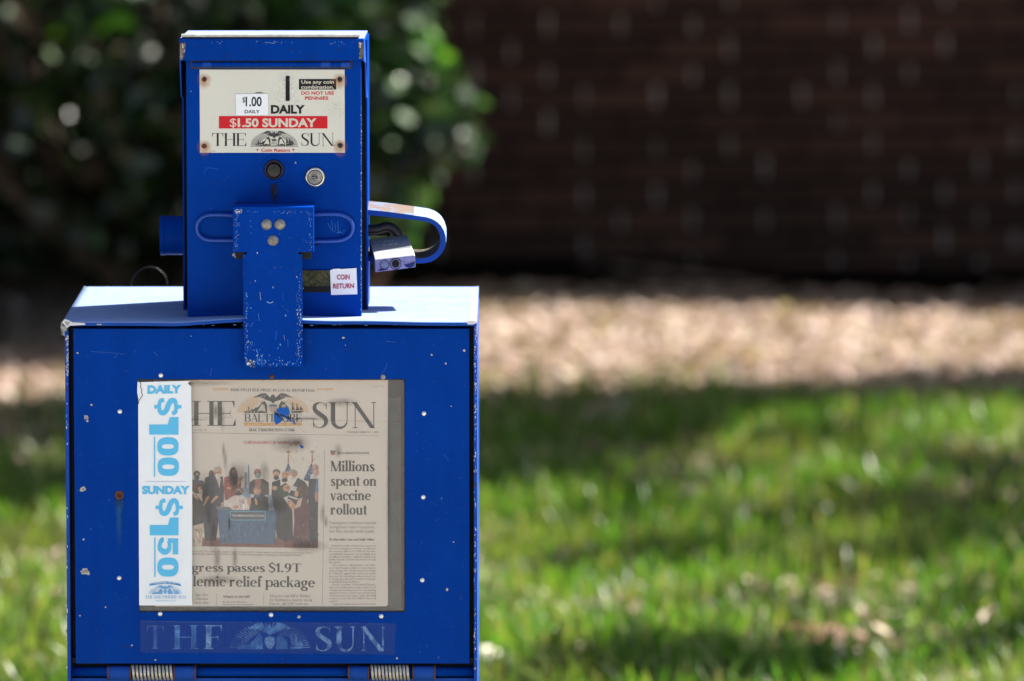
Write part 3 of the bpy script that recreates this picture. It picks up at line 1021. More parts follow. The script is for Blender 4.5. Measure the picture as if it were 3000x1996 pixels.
place_local(bm, LW0 - .3, LW1 + .3, OH - .02, -.02, HW - .045, HW - .022)
mk('soffit', bm, M['trim'], roof)

# ================================================================== evergreen shrub on the left
def leaf_arrays(C0, seed, smin, smax, pal, droop=.3, up=None, asp=(.34, .5), tint=None):
    """one folded pointed leaf (6 verts, 4 tris) at each centre"""
    r = np.random.default_rng(seed)
    n = len(C0)
    s = r.uniform(smin, smax, n); a_ = r.uniform(*asp, n)
    loc = np.array([(-1, 0, 0), (-.3, -1, .12), (-.3, 1, .12), (.4, -.8, .08), (.4, .8, .08), (1, 0, -.12)])
    P_ = loc[None] * np.stack([s, s * a_, s], 1)[:, None]
    yaw, pit, rol = r.uniform(0, 2 * np.pi, n), r.normal(-droop, .8, n), r.normal(0, .8, n)
    def rot(P_, ang, i, j):
        c_, s_ = np.cos(ang)[:, None], np.sin(ang)[:, None]
        a, b = P_[:, :, i] * c_ - P_[:, :, j] * s_, P_[:, :, i] * s_ + P_[:, :, j] * c_
        P_[:, :, i], P_[:, :, j] = a, b
    rot(P_, rol, 1, 2); rot(P_, -pit, 0, 2); rot(P_, yaw, 0, 1)
    V = (P_ + C0[:, None]).reshape(-1, 3)
    b = np.arange(n)[:, None] * 6
    T = np.concatenate([b + np.array([[0, 1, 2]]), b + np.array([[1, 3, 4]]), b + np.array([[1, 4, 2]]), b + np.array([[3, 5, 4]])], 1).reshape(-1, 3)
    pal = np.array(pal)
    C = pal[r.integers(0, len(pal), n)] * r.uniform(.7, 1.3, (n, 1))
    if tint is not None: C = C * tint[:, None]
    return V, T, np.repeat(C, 4, axis=0)
GRN = [(.018, .055, .010), (.030, .085, .014), (.014, .042, .012), (.060, .13, .02), (.012, .035, .010)]
M['bark'] = simple('brown_bark', (0.11, 0.075, 0.055), .9, 0, .5, 30, .9)
def limb(bm, a, b, ra, rb, seg=7, sag=.1, n=6):
    a, b = Vector(a), Vector(b)
    L_ = (b - a).length
    off = Vector((random.gauss(0, 1), random.gauss(0, 1), random.gauss(0, .6))) * L_ * sag
    tube(bm, [a.lerp(b, i / n) + off * math.sin(math.pi * i / n) for i in range(n + 1)], [ra + (rb - ra) * i / n for i in range(n + 1)], seg)
def bush(name, center, clumps, n_leaf, seed, label, smin=.03, smax=.052, front=None, nparts=0):
    t = thing(name, center, label, 'shrub')
    r = np.random.default_rng(seed)
    bm = bmesh.new()
    base = Vector(center)
    for c_, rad in clumps:
        limb(bm, base + Vector((random.uniform(-.12, .12), random.uniform(-.1, .1), -.02)), c_, .028, .008, 7, .12)
        for k in range(5):
            limb(bm, Vector(c_) - Vector((0, 0, rad * .3)), Vector(c_) + Vector(r.normal(size=3)).normalized() * rad * .85, .008, .003, 5, .12, 4)
    mk('branches', bm, M['bark'], t)
    w = np.array([rad ** 2 * (3.0 if nparts and c_[0] > -.62 and c_[2] < 1 else 1) for c_, rad in clumps]); w = w / w.sum()
    ids = r.choice(len(clumps), n_leaf, p=w)
    d = r.normal(size=(n_leaf, 3)); d /= np.linalg.norm(d, axis=1)[:, None]
    rad = np.array([c_[1] for c_ in clumps])[ids] * r.uniform(.35, 1.08, n_leaf) ** .6
    P0 = np.array([tuple(c_[0]) for c_ in clumps])[ids] + d * rad[:, None]
    P0 = P0[P0[:, 2] > .06]
    pick = np.zeros(len(P0), bool)
    if nparts:                                   # leaves nearest the camera and in view become parts of their own
        key = P0[:, 1] + np.where((P0[:, 0] > -1.5) & (P0[:, 0] < .1) & (P0[:, 2] < .95), 0, 50)
        pick[np.argsort(key)[:nparts]] = True
    lit_end = np.clip((P0[:, 0] + .75) / .35, 0, 1) * (1.0 if nparts else 0)   # sunlit end painted paler, shaded end darker
    V, T, C = leaf_arrays(P0[~pick], seed + 1, smin, smax, GRN, tint=(.55 + 2.6 * lit_end)[~pick])
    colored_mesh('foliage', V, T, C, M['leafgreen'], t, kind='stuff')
    if nparts:
        protos = []
        for k in range(6):
            V, T, C = leaf_arrays(np.zeros((1, 3)), seed + 10 + k, smin, smax, GRN)
            o = colored_mesh('leaf', V, T, C, M['leafgreen'], t)
            protos.append(o)
        for i, pnt in enumerate(P0[pick]):
            o = protos[i] if i < 6 else protos[i % 6].copy()
            if i >= 6: COL.objects.link(o); o.parent = t
            o.location = Vector(pnt) - wloc(t)
            o.rotation_euler = (random.uniform(-.4, .4), random.uniform(-.4, .4), random.uniform(0, 6.28))
        # added glint leaves, each aimed to mirror the sun towards the viewer
        pal2 = [(.035, .09, .02), (.06, .13, .03)]
        flat = []
        for k in range(3):
            V, T, C = leaf_arrays(np.zeros((1, 3)), seed + 50 + k, .026, .034, pal2, asp=(.5, .7))
            s_ = (.020, .025, .029)[k]
            V = np.array([(-1, 0, 0), (-.3, -.6, 0), (-.3, .6, 0), (.4, -.5, 0), (.4, .5, 0), (1, 0, 0)]) * s_
            flat.append(colored_mesh('leaf', V, T, C, M['leafgreen'], t))
        for i, (px, py, jit) in enumerate(((28, 35, 8), (745, 30, 7), (950, 42, 9), (1105, 18, 7), (1140, 150, 10), (1190, 345, 8), (1315, 300, 10), (1285, 418, 8), (1350, 415, 10), (1135, 490, 9), (1195, 560, 11), (1010, 75, 11), (280, 358, 9), (210, 475, 12), (290, 705, 9), (90, 690, 12), (150, 160, 13), (1235, 150, 11), (1110, 300, 10), (1160, 420, 9), (1230, 480, 11), (1120, 90, 10), (1250, 250, 12), (1210, 60, 12), (640, 70, 12), (455, 330, 13), (1100, 590, 10), (1090, 210, 9), (420, 120, 13), (1160, 250, 12), (1280, 340, 12))):
            o = flat[i] if i < 3 else flat[i % 3].copy()
            if i >= 3: COL.objects.link(o); o.parent = t
            P1 = at(px, py, 8.05 - .1 * (i % 2))
            o.location = P1 - wloc(t)
            hv = (S + (Vector((0, CAM_Y, CAM_H)) - P1).normalized()).normalized()
            ax = hv.orthogonal().normalized()
            ax.rotate(Matrix.Rotation(random.uniform(0, 6.28), 3, hv))
            hv.rotate(Matrix.Rotation(R(6 + jit * 1.05), 3, ax))
            e_ = hv.to_track_quat('Z', 'Y') @ Euler((0, 0, random.uniform(0, 6.28))).to_quaternion()
            o.rotation_euler = e_.to_euler()
    return t
cl = []
for (px, py, Y, rad) in ((1080, 60, 8.3, .16), (1150, 220, 8.2, .14), (1230, 330, 8.2, .09), (1180, 420, 8.1, .14), (1290, 410, 8.2, .07), (1120, 540, 8.2, .13), (1100, 620, 8.3, .09), (960, 300, 8.4, .22), (900, 100, 8.4, .25), (760, 40, 8.2, .2), (620, 120, 8.5, .22), (420, 80, 8.3, .24), (300, 250, 8.5, .26), (120, 60, 8.5, .24), (480, 330, 8.2, .2), (600, 480, 8.4, .24), (250, 450, 8.3, .24), (60, 330, 8.6, .26), (430, 600, 8.5, .22), (120, 600, 8.6, .22), (820, 500, 8.5, .22), (330, 720, 8.6, .13), (700, 690, 8.6, .15), (40, 720, 8.8, .15)):
    cl.append((at(px, py, Y), rad))
for (px, py, Y, rad) in ((1330, 300, 8.1, .05), (1340, 420, 8.0, .055), (1230, 480, 8.1, .06), (1270, 200, 8.1, .06), (1200, 30, 8.1, .08), (1180, 650, 8.2, .05), (1290, 345, 8.0, .05)):
    cl.append((at(px, py, Y), rad))
for i in range(26):
    x, z = random.uniform(-2.0, -.95), random.uniform(.8, 1.9)
    cl.append((Vector((x + (z - 1) * -.15, random.uniform(8.2, 9.1), z)), random.uniform(.18, .28)))
for i in range(10): cl.append((Vector((random.uniform(-2.4, -1.4), random.uniform(8.2, 9.1), random.uniform(.4, 1.6))), .28))
bush('evergreen_shrub', (-.85, 8.75, 0), cl, 11000, 31, 'broad evergreen shrub with glossy leaves behind the box, catching the sun on its right side', nparts=262)
cl = [(Vector((random.uniform(2.3, 3.6), random.uniform(9.0, 9.7), random.uniform(.2, .75))), random.uniform(.2, .28)) for i in range(26)]  # unseen clumps, added to darken the wall's right side
bush('evergreen_shrub', (2.7, 9.3, 0), cl, 3800, 41, 'dense evergreen shrub against the right end of the brick wall')

# ================================================================== shade trees above the picture
def shade_tree(base, height, blobs, seed, label, lsz=(.035, .06)):
    """blobs: (ground point to be shaded, cluster height, radius, leaves)"""
    t = thing('shade_tree', base, label, 'tree', )
    r = np.random.default_rng(seed)
    bm = bmesh.new()
    b0 = Vector(base)
    lean = Vector((random.uniform(-.2, .2), random.uniform(-.1, .1), 0))
    fork = b0 + Vector((0, 0, height * .55)) + lean
    top_ = b0 + Vector((0, 0, height)) + lean * 2
    tube(bm, [b0 + Vector((0, 0, -.1)), b0 + Vector((0.02, 0, .2)), b0.lerp(fork, .5), fork, fork.lerp(top_, .5), top_], [.21, .16, .13, .11, .07, .03], 12)
    mk('trunk', bm, M['bark'], t, smooth=True)
    bm = bmesh.new()
    pts = []
    for g_, hz_, rad, nl in blobs:
        c_ = Vector(g_) + S * ((hz_ - g_[2]) / S.z)
        st = b0.lerp(fork, 1.0) if c_.z < fork.z + 1.2 else fork.lerp(top_, .5)
        limb(bm, st, c_, .024, .006, 7, .06)
        d = r.normal(size=(nl, 3)) * np.array([1, 1, .6]); d /= np.linalg.norm(d, axis=1)[:, None]
        pts.append(np.array(tuple(c_)) + d * (rad * r.uniform(.1, 1, nl) ** .5)[:, None])
        for k in range(3): limb(bm, c_, c_ + Vector(d[k]) * rad * .8, .008, .003, 5, .1, 3)
    mk('limbs', bm, M['bark'], t)
    V, T, C = leaf_arrays(np.concatenate(pts), seed + 3, *lsz, [(.05, .11, .02), (.07, .14, .03), (.04, .09, .02)], asp=(.5, .75))
    colored_mesh('crown', V, T, C, M['canopy'], t, kind='stuff')
    return t
# patches of lawn in shade, given as photograph positions on the ground
sh = []
for px, py, rad in ((1460, 1240, .42), (1640, 1245, .38), (1830, 1225, .34), (2020, 1215, .32), (2210, 1205, .30), (2390, 1200, .28), (2560, 1200, .22), (2700, 1185, .22), (2830, 1170, .28), (2980, 1180, .34), (1470, 1330, .32), (1640, 1330, .26), (1500, 1430, .24), (1800, 1290, .18), (1680, 1420, .14),
                    (2960, 1400, .20), (2860, 1500, .18), (3000, 1600, .20), (2640, 1540, .12), (1930, 1660, .15), (2250, 1560, .11), (2050, 1400, .13), (2350, 1330, .12), (1750, 1560, .13), (2500, 1660, .13), (1900, 1970, .20), (2150, 1995, .20), (1700, 2000, .16), (2800, 1780, .12), (2150, 1790, .09), (1600, 1680, .09), (2650, 1380, .12), (2480, 1480, .10), (2380, 1790, .08), (1880, 1480, .11), (2950, 1900, .16),
                    (60, 1270, .30), (150, 1230, .26), (40, 1440, .26), (160, 1430, .22), (100, 1500, .16), (60, 980, .42), (150, 900, .34), (20, 1080, .3), (-200, 1300, .4), (-250, 1500, .3), (60, 870, .3), (300, 920, .3)):
    g_ = atg(px, py); sh.append((g_, 3.0 + random.random() * 1.0, rad, int(260 * (rad / .15) ** 2)))
left_ = [b for b in sh if b[0].x < -.9]
right_ = [b for b in sh if b[0].x >= -.9]
shade_tree((6.6, 8.0, 0), 5.0, right_, 51, 'tall leafy tree outside the picture to the right, shading the lawn')
shade_tree((-3.3, 7.2, 0), 5.0, left_, 52, 'leafy tree outside the picture to the left, shading the mulch bed')
# unseen broad crown, added to keep the sky off the brick and lawn
big = []
r_ = random.Random(5)
for i in range(420):
    c_ = Vector((r_.uniform(-5.5, 6.0), r_.uniform(1.8, 8.6), r_.uniform(2.7, 6.0)))
    if len(big) > 190: break
    p1 = c_ - S * ((c_.z - 1.0) / S.z)
    if abs(p1.x + .3) < 1.3 and -.9 < p1.y < 1.4: continue
    if -1.6 < p1.x < 1.1 and 6.9 < p1.y < 9.5: continue
    g_ = c_ - S * (c_.z / S.z)
    # keep the lit parts of the lawn in view open
    if -2.0 < g_.x < 2.1 and 2.2 < g_.y < 9.9 : continue
    big.append((g_, c_.z, .55, 330))
shade_tree((-4.6, 3.4, 0), 6.0, big, 53, 'broad spreading tree outside the picture, its crown above the lawn', (.06, .10))

# ================================================================== small things on the ground
LEAFCOL = [(.50, .38, .29), (.42, .29, .20), (.33, .21, .13), (.52, .42, .33)]
def dead_leaf_mesh(seed, s):
    r = random.Random(seed)
    bm = bmesh.new()
    n, m = 6, 3
    G_ = []
    for i in range(n + 1):
        u = i / n
        w = s * .42 * math.sin(math.pi * min(.97, u * .92 + .06)) ** .8
        row = []
        for j in range(-m, m + 1):
            v = j / m
            row.append(bm.verts.new(((u - .5) * s * 2, v * w * (1 + .25 * math.sin(i * 2.4 + seed)), s * (.55 * (u - .45) ** 2 + .35 * v * v * (.6 + .4 * r.random())))))
        G_.append(row)
    for i in range(n):
        for j in range(2 * m): bm.faces.new((G_[i][j], G_[i + 1][j], G_[i + 1][j + 1], G_[i][j + 1]))
    return bm
lmats = [simple('dead_leaf_%s' % w_, c_, .7, 0, .25, 60, .4) for w_, c_ in zip(('tan', 'brown', 'rust', 'pale'), LEAFCOL)]
protos = []
for k in range(4):
    o = mk('fallen_leaf', dead_leaf_mesh(k, .030), lmats[k], None, smooth=True, origin=(0, 0, 0))
    protos.append(o)
spots = [(1805, 1378), (2440, 1238), (2480, 1250), (2350, 1400), (2420, 1410), (2320, 1392), (1940, 1690), (2210, 1735), (2230, 1760), (1830, 1790), (2690, 1510), (2780, 1240), (2600, 1215), (2080, 1262), (1520, 1780), (1700, 1800), (2560, 1900), (2620, 1925), (2660, 1890), (2480, 1960), (2900, 1830), (2380, 1730), (1620, 1240), (2200, 1300), (1530, 1350), (100, 1620), (60, 1400), (150, 1680), (2000, 1560), (2760, 1680)]
for i, (px, py) in enumerate(spots):
    g_ = atg(px, py); g_.z = float(gz(g_.x, g_.y)) + .022
    o = protos[i] if i < 4 else protos[i % 4].copy()
    if i >= 4: COL.objects.link(o)
    o.location = g_
    o.rotation_euler = (random.uniform(-.5, .5), random.uniform(-.5, .5), random.uniform(0, 6.3))
    tag(o, 'dry tan fallen leaf lying in the grass of the lawn', 'leaf', 'dry leaves fallen on the lawn')
def stone(name, px, py, sz, mat, label, cat, seed=1):
    r = random.Random(seed)
    bm = bmesh.new()
    bmesh.ops.create_icosphere(bm, subdivisions=3, radius=1)
    for v in bm.verts:
        k = 1 + .14 * math.sin(v.co.x * 3 + seed) + .12 * math.sin(v.co.y * 4 + v.co.z * 3 + seed * 2) + r.uniform(-.02, .02)
        v.co = Vector((v.co.x * sz[0] * k, v.co.y * sz[1] * k, max(v.co.z, -.5) * sz[2] * k))
    g_ = atg(px, py)
    o = mk(name, bm, mat, None, smooth=True, origin=(0, 0, 0))
    o.location = (g_.x, g_.y, float(gz(g_.x, g_.y)) + sz[2] * .35)
    tag(o, label, cat)
    return o
stone('pale_stone', 1425, 1938, (.040, .035, .016), simple('pale_limestone', (.78, .72, .62), .8, 0, .08, 30, .3), 'flat pale stone glaring in the sun beside the box', 'stone', 2)
stone('grey_stone', 2905, 1905, (.028, .03, .022), simple('grey_stone_surface', (.16, .15, .17), .8, 0, .3, 30, .5), 'small grey stone in the grass near the lower right corner', 'stone', 5)
bm = dead_leaf_mesh(9, .085)
o = mk('curled_leaf', bm, simple('russet_leaf', (.17, .06, .025), .7, 0, .35, 40, .5), None, smooth=True, origin=(0, 0, 0))
g_ = atg(2420, 1885); o.location = (g_.x, g_.y, .035); o.rotation_euler = (math.pi, .1, .15)
tag(o, 'large curled russet leaf lying in the grass left of the grey stone', 'leaf')
# thin rusty wire standing up behind the box on the left
bm = bmesh.new()
wpts = [(382, 900), (383, 842), (390, 815), (405, 797), (425, 785), (446, 783), (465, 790), (480, 805), (489, 825), (491, 900), (491, 1000)]
wy = .62
base_ = at(491, 1000, wy)
pts_ = [at(x, y, wy) for x, y, _ in smooth_path([(a, b, 0) for a, b in wpts], 5)] + [Vector((base_.x, wy, .4)), Vector((base_.x + .01, wy, -.01))]
tube(bm, pts_, .0007, 6)
o = mk('rusty_wire', bm, M['dark'], None, smooth=True)
tag(o, 'thin rusty wire hoop standing up behind the left of the box', 'wire')
# ================================================================== the newspaper box
EDGE = dict(g=srgb(150, 150, 150), lb=srgb(70, 130, 200), w=srgb(205, 200, 205), d=srgb(60, 45, 40))
nbox = thing('newspaper_box', (at(796, 1000, 0.2).x, 0.2, 0), 'blue steel coin-operated newspaper vending box with chipped paint standing on the lawn', 'newspaper box')
XL, XR = at(193, 1400, 0).x, at(1398, 1400, 0).x
ZT = at(700, 943, -0.006).z
DEP = 0.42
ZB = 0.36
# shell
bm = bmesh.new()
tt = 0.0042
box(bm, XL, XL + tt, 0, DEP, ZB, ZT - 0.003)
box(bm, XR - tt, XR, 0, DEP, ZB, ZT - 0.003)
box(bm, XL + tt, XR - tt, DEP - 0.003, DEP, ZB, ZT - 0.003)
box(bm, XL + tt, XR - tt, 0.004, DEP - 0.003, ZB, ZB + 0.004)
z_apron = at(700, 1987, 0.012).z
box(bm, XL + tt, XR - tt, 0.012, 0.016, ZB + 0.004, z_apron)
shell = mk('cabinet', bm, [M['blue_edge']], nbox, bevel=0.0007)
bm = bmesh.new()
box(bm, XL + tt + .0005, XR - tt - .0005, 0.034, 0.037, ZB + 0.03, ZT - 0.012)
mk('inner_panel', bm, M['inner'], shell)
bm = bmesh.new()       # pedestal post and foot, below the picture
box(bm, -0.09 + nbox.location.x, 0.09 + nbox.location.x, 0.12, 0.30, 0.02, ZB)
box(bm, -0.22 + nbox.location.x, 0.22 + nbox.location.x, 0.0, 0.42, -0.02, 0.022)
mk('pedestal', bm, M['blue'], nbox, bevel=0.003)
# top sheet with a slightly buckled front lip
bm = bmesh.new()
nx_ = 60
XL2, XR2 = at(183, 943, -0.006).x, at(1396, 943, -0.006).x
XBL, XBR = at(247, 838, DEP).x, at(1398, 838, DEP).x
XBL = XL2 + 0.002; XBR = XR2
def wave(u):
    px = 183 + u * 1213
    d = 0
    d += 0.0052 * math.exp(-((px - 760) / 170) ** 2)
    d += -0.0012 * math.exp(-((px - 520) / 60) ** 2)
    d += 0.0016 * math.exp(-((px - 1080) / 120) ** 2)
    return d
rows = []
for j, (yy, zz) in enumerate([(-0.006, -0.0052), (-0.0062, -0.0012), (-0.0045, 0.0), (0.02, 0.0005), (0.06, 0.0), (0.2, 0.0), (DEP - .01, 0.0), (DEP, -0.003), (DEP + .001, -0.02)]):
    row = []
    for i in range(nx_ + 1):
        u = i / nx_
        w = wave(u) * (1 if j < 3 else (0.75 if j == 3 else (0.3 if j == 4 else 0)))
        row.append(bm.verts.new((XL2 + (XR2 - XL2) * u, yy, ZT + zz + w)))
    rows.append(row)
for j in range(len(rows) - 1):
    for i in range(nx_):
        f = bm.faces.new((rows[j][i], rows[j][i + 1], rows[j + 1][i + 1], rows[j + 1][i]))
        f.smooth = True
        f.material_index = 1 if j == 0 else 0
top = mk('cabinet_top', bm, [M['blue_top'], M['blue_edge']], nbox)
sm = top.modifiers.new('solid', 'SOLIDIFY'); sm.thickness = 0.0012; sm.offset = -1
bm = bmesh.new()       # side lips of the top sheet
prism(bm, [(0, 0)] * 0 + [(XL2 - .0004, ZT - .0005), (XL2 + .0011, ZT - .0005), (XL2 + .0025, ZT - .018), (XL2 + .0008, ZT - .018)], -0.0035, DEP)
prism(bm, [(XR2 + .0004, ZT - .0005), (XR2 - .0011, ZT - .0005), (XR2 - .0005, ZT - .018), (XR2 + .0008, ZT - .018)], -0.0035, DEP)
mk('side_lip', bm, M['blue_top'], top)
# chipped corners of the top sheet
p = Print(-0.0075)
for pts in ([(182, 944), (190, 935), (200, 938), (212, 945), (248, 947), (251, 952), (205, 955), (196, 962), (187, 950)], [(1366, 942), (1382, 940), (1394, 941), (1397, 947), (1386, 951), (1370, 951)]):
    p.poly(pts, EDGE['w'], 1)
p.poly([(188, 940), (198, 942), (203, 950), (194, 954)], EDGE['g'], 2)
p.poly([(283, 949), (298, 949), (297, 953), (284, 953)], EDGE['g'], 1)
for i in range(16): p.poly(blob(random.uniform(560, 720) if i % 2 else random.uniform(900, 1390), 953 + random.uniform(-1, 1), random.uniform(1, 3), 6, .4, 2.5, .5), EDGE['lb'], 1)
p.build('chipped_paint', top)
bm = bmesh.new()       # the bent down corner on the left
a = at(181, 945, -0.006)
b = at(192, 944, -0.006)
vs = [bm.verts.new(v) for v in (at(180, 944, -.007), at(204, 944, -.008), at(197, 962, -.009), at(193, 972, -.004), at(181, 985, .004), at(177, 960, -.004))]
bm.faces.new(vs)
ext = bmesh.ops.extrude_face_region(bm, geom=list(bm.faces))
bmesh.ops.translate(bm, verts=[g for g in ext['geom'] if isinstance(g, bmesh.types.BMVert)], vec=(0, 0.0015, 0))
mk('bent_corner', bm, M['bolt'], top, label='corner of the top sheet bent down and scraped to bare metal')

# door with window opening
Yd = 0.0015
d0, d1 = at(215, 964, Yd), at(1375, 1944, Yd)
w0, w1 = at(404, 1111, Yd), at(1187, 1794, Yd)
def px_rect_frame(bm, A, B, C_, D_, y0, y1):
    """A,B outer corners (top-left, bottom-right), C_,D_ inner; a plate with a hole, y0 front y1 back"""
    o = [(A.x, A.z), (B.x, A.z), (B.x, B.z), (A.x, B.z)]
    i = [(C_.x, C_.z), (D_.x, C_.z), (D_.x, D_.z), (C_.x, D_.z)]
    V_ = {}
    for nm, pts in (('o', o), ('i', i)):
        for k, (x, z) in enumerate(pts):
            V_[nm, k, 0] = bm.verts.new((x, y0, z)); V_[nm, k, 1] = bm.verts.new((x, y1, z))
    for k in range(4):
        k2 = (k + 1) % 4
        for s_ in (0, 1): bm.faces.new((V_['o', k, s_], V_['o', k2, s_], V_['i', k2, s_], V_['i', k, s_]))
        bm.faces.new((V_['o', k, 0], V_['o', k2, 0], V_['o', k2, 1], V_['o', k, 1]))
        bm.faces.new((V_['i', k, 0], V_['i', k2, 0], V_['i', k2, 1], V_['i', k, 1]))
bm = bmesh.new()
px_rect_frame(bm, d0, d1, w0, w1, Yd, Yd + 0.0016)
door = mk('door', bm, M['blue'], nbox)
bm = bmesh.new()
e = 0.0016
box(bm, d0.x, d0.x + e, Yd + .0017, Yd + .02, d1.z, d0.z)
box(bm, d1.x - e, d1.x, Yd + .0017, Yd + .02, d1.z, d0.z)
box(bm, d0.x + e, d1.x - e, Yd + .0017, Yd + .02, d0.z - e, d0.z)
box(bm, d0.x + e, d1.x - e, Yd + .0017, Yd + .02, d1.z, d1.z + e)
mk('door_flange', bm, M['blue'], door)
# pane
bm = bmesh.new()
Yp = Yd + 0.0030
box(bm, w0.x - .012, w1.x + .012, Yp, Yp + .0012, w1.z - .010, w0.z + .010)
pane = mk('window_pane', bm, M['pane'], door)
p = Print(Yd + .0012)
p.frame(402, 1109, 1189, 1796, 4.5, (.012, .011, .012), 0)
p.build('window_gasket', door)
# dark backing seen beside the newspaper
bm = bmesh.new()
box(bm, w0.x - .012, w1.x + .012, 0.022, 0.024, w1.z - .012, w0.z + .010)
mk('backing_plate', bm, simple('backing_grey', (0.012, 0.011, 0.010), 0.7, 0, 0.3), door)
bm = bmesh.new()
a, b = at(1040, 1166, .0195), at(1176, 1788, .0195)
box(bm, a.x, b.x, .0195, .0215, b.z, a.z)
a, b = at(560, 1778, .019), at(1162, 1789, .019)
box(bm, a.x, b.x, .0185, .0193, b.z, a.z)
mk('paper_holder', bm, simple('holder_grey', (0.045, 0.043, 0.04), 0.6, 0, 0.3), door)
# rivets
def rivet_mesh():
    bm = bmesh.new()
    lathe(bm, (0, 0, 0), (0, -1, 0), [(0.0030, 0), (0.0029, .0008), (.0022, .0018), (.001, .0022), (0, .0023)], 14)
    return bm
rv0 = None
for px, py in ((471, 1100), (351, 1206), (1242, 1212), (1240, 1457), (349, 1694), (1237, 1700), (469, 1799), (794, 1802), (1117, 1806)):
    pos = at(px, py, Yd)
    if rv0 is None:
        rv0 = mk('rivet', rivet_mesh(), M['rivet'], door, smooth=True, origin=(0, 0, 0)); rv0.location = pos - wloc(door)
    else: dup(rv0, pos)
bm = rivet_mesh()
rr = mk('rivet', bm, M['rust'], door, smooth=True, origin=(0, 0, 0), label='rusty rivet above the newspaper'); rr.location = at(797, 1104, Yd) - wloc(door)
bm = bmesh.new()
lathe(bm, (0, 0, 0), (0, -1, 0), [(.0031, 0), (.0031, .0006), (.0020, .0007), (.0019, .0001), (0, .0001)], 14)
rr = mk('rivet', bm, M['bolt'], door, origin=(0, 0, 0), label='open rivet collar with its pin gone'); rr.location = at(1122, 1105, Yd) - wloc(door)
# rusted lock hole with verdigris drip
stain('drip_stain', door, Yd - .0002, 349, 1470, 12, 10, M['greendrip'], drip=16)
stain('drip_stain', door, Yd - .0003, 349, 1455, 18, 18, M['darkstain'], drip=2.2)
bm = bmesh.new()
lathe(bm, at(349, 1451, Yd), (0, -1, 0), [(.0056, 0), (.0054, .0010), (.0040, .0012), (.0036, .0003), (0, .0003)], 18)
mk('bolt_hole', bm, M['rust'], door, smooth=False)
# paint chips and scratches on the door
p = Print(Yd - .00008)
for x, y, r in ((252, 1223, 9), (256, 1233, 5), (243, 1433, 10), (238, 1437, 6), (250, 1672, 13), (243, 1676, 10), (258, 1678, 8), (227, 1035, 4), (268, 1187, 4), (245, 1581, 4), (234, 1804, 3), (309, 1779, 3), (386, 1891, 4), (455, 1934, 4), (1006, 990, 5), (1265, 1040, 4), (1306, 1066, 4), (1360, 1027, 5), (1322, 1191, 2.5), (876, 1808, 6), (1163, 1929, 4), (1329, 1588, 3), (1310, 1728, 5), (1012, 1012, 2), (1294, 1460, 2), (560, 985, 2)):
    p.poly(blob(x, y, r, 11, .55), srgb(165, 160, 155), 1)
    if r > 8: p.poly(blob(x + 1, y + 1, r * .5, 8, .5), srgb(125, 120, 118), 2)
for i in range(34):
    p.poly(blob(random.uniform(225, 1365), random.uniform(975, 1935), random.uniform(.8, 1.8), 6, .5), random.choice([srgb(120, 140, 180), srgb(150, 145, 140), srgb(30, 40, 70)]), 1)
for x, y, dx, dy in ((265, 1030, 100, 8), (450, 1030, 12, 14), (335, 1050, 8, -10), (620, 1080, -4, 22), (1130, 1000, 30, 4), (1115, 1100, 20, -34), (1300, 1330, 14, 20), (345, 1890, 60, 12), (840, 1880, 20, 50)):
    p.line([(x, y), (x + dx * .5, y + dy * .4), (x + dx, y + dy)], 1.1, srgb(45, 90, 170) if y < 1850 else srgb(10, 25, 70), 1)
p.build('chipped_paint', door)

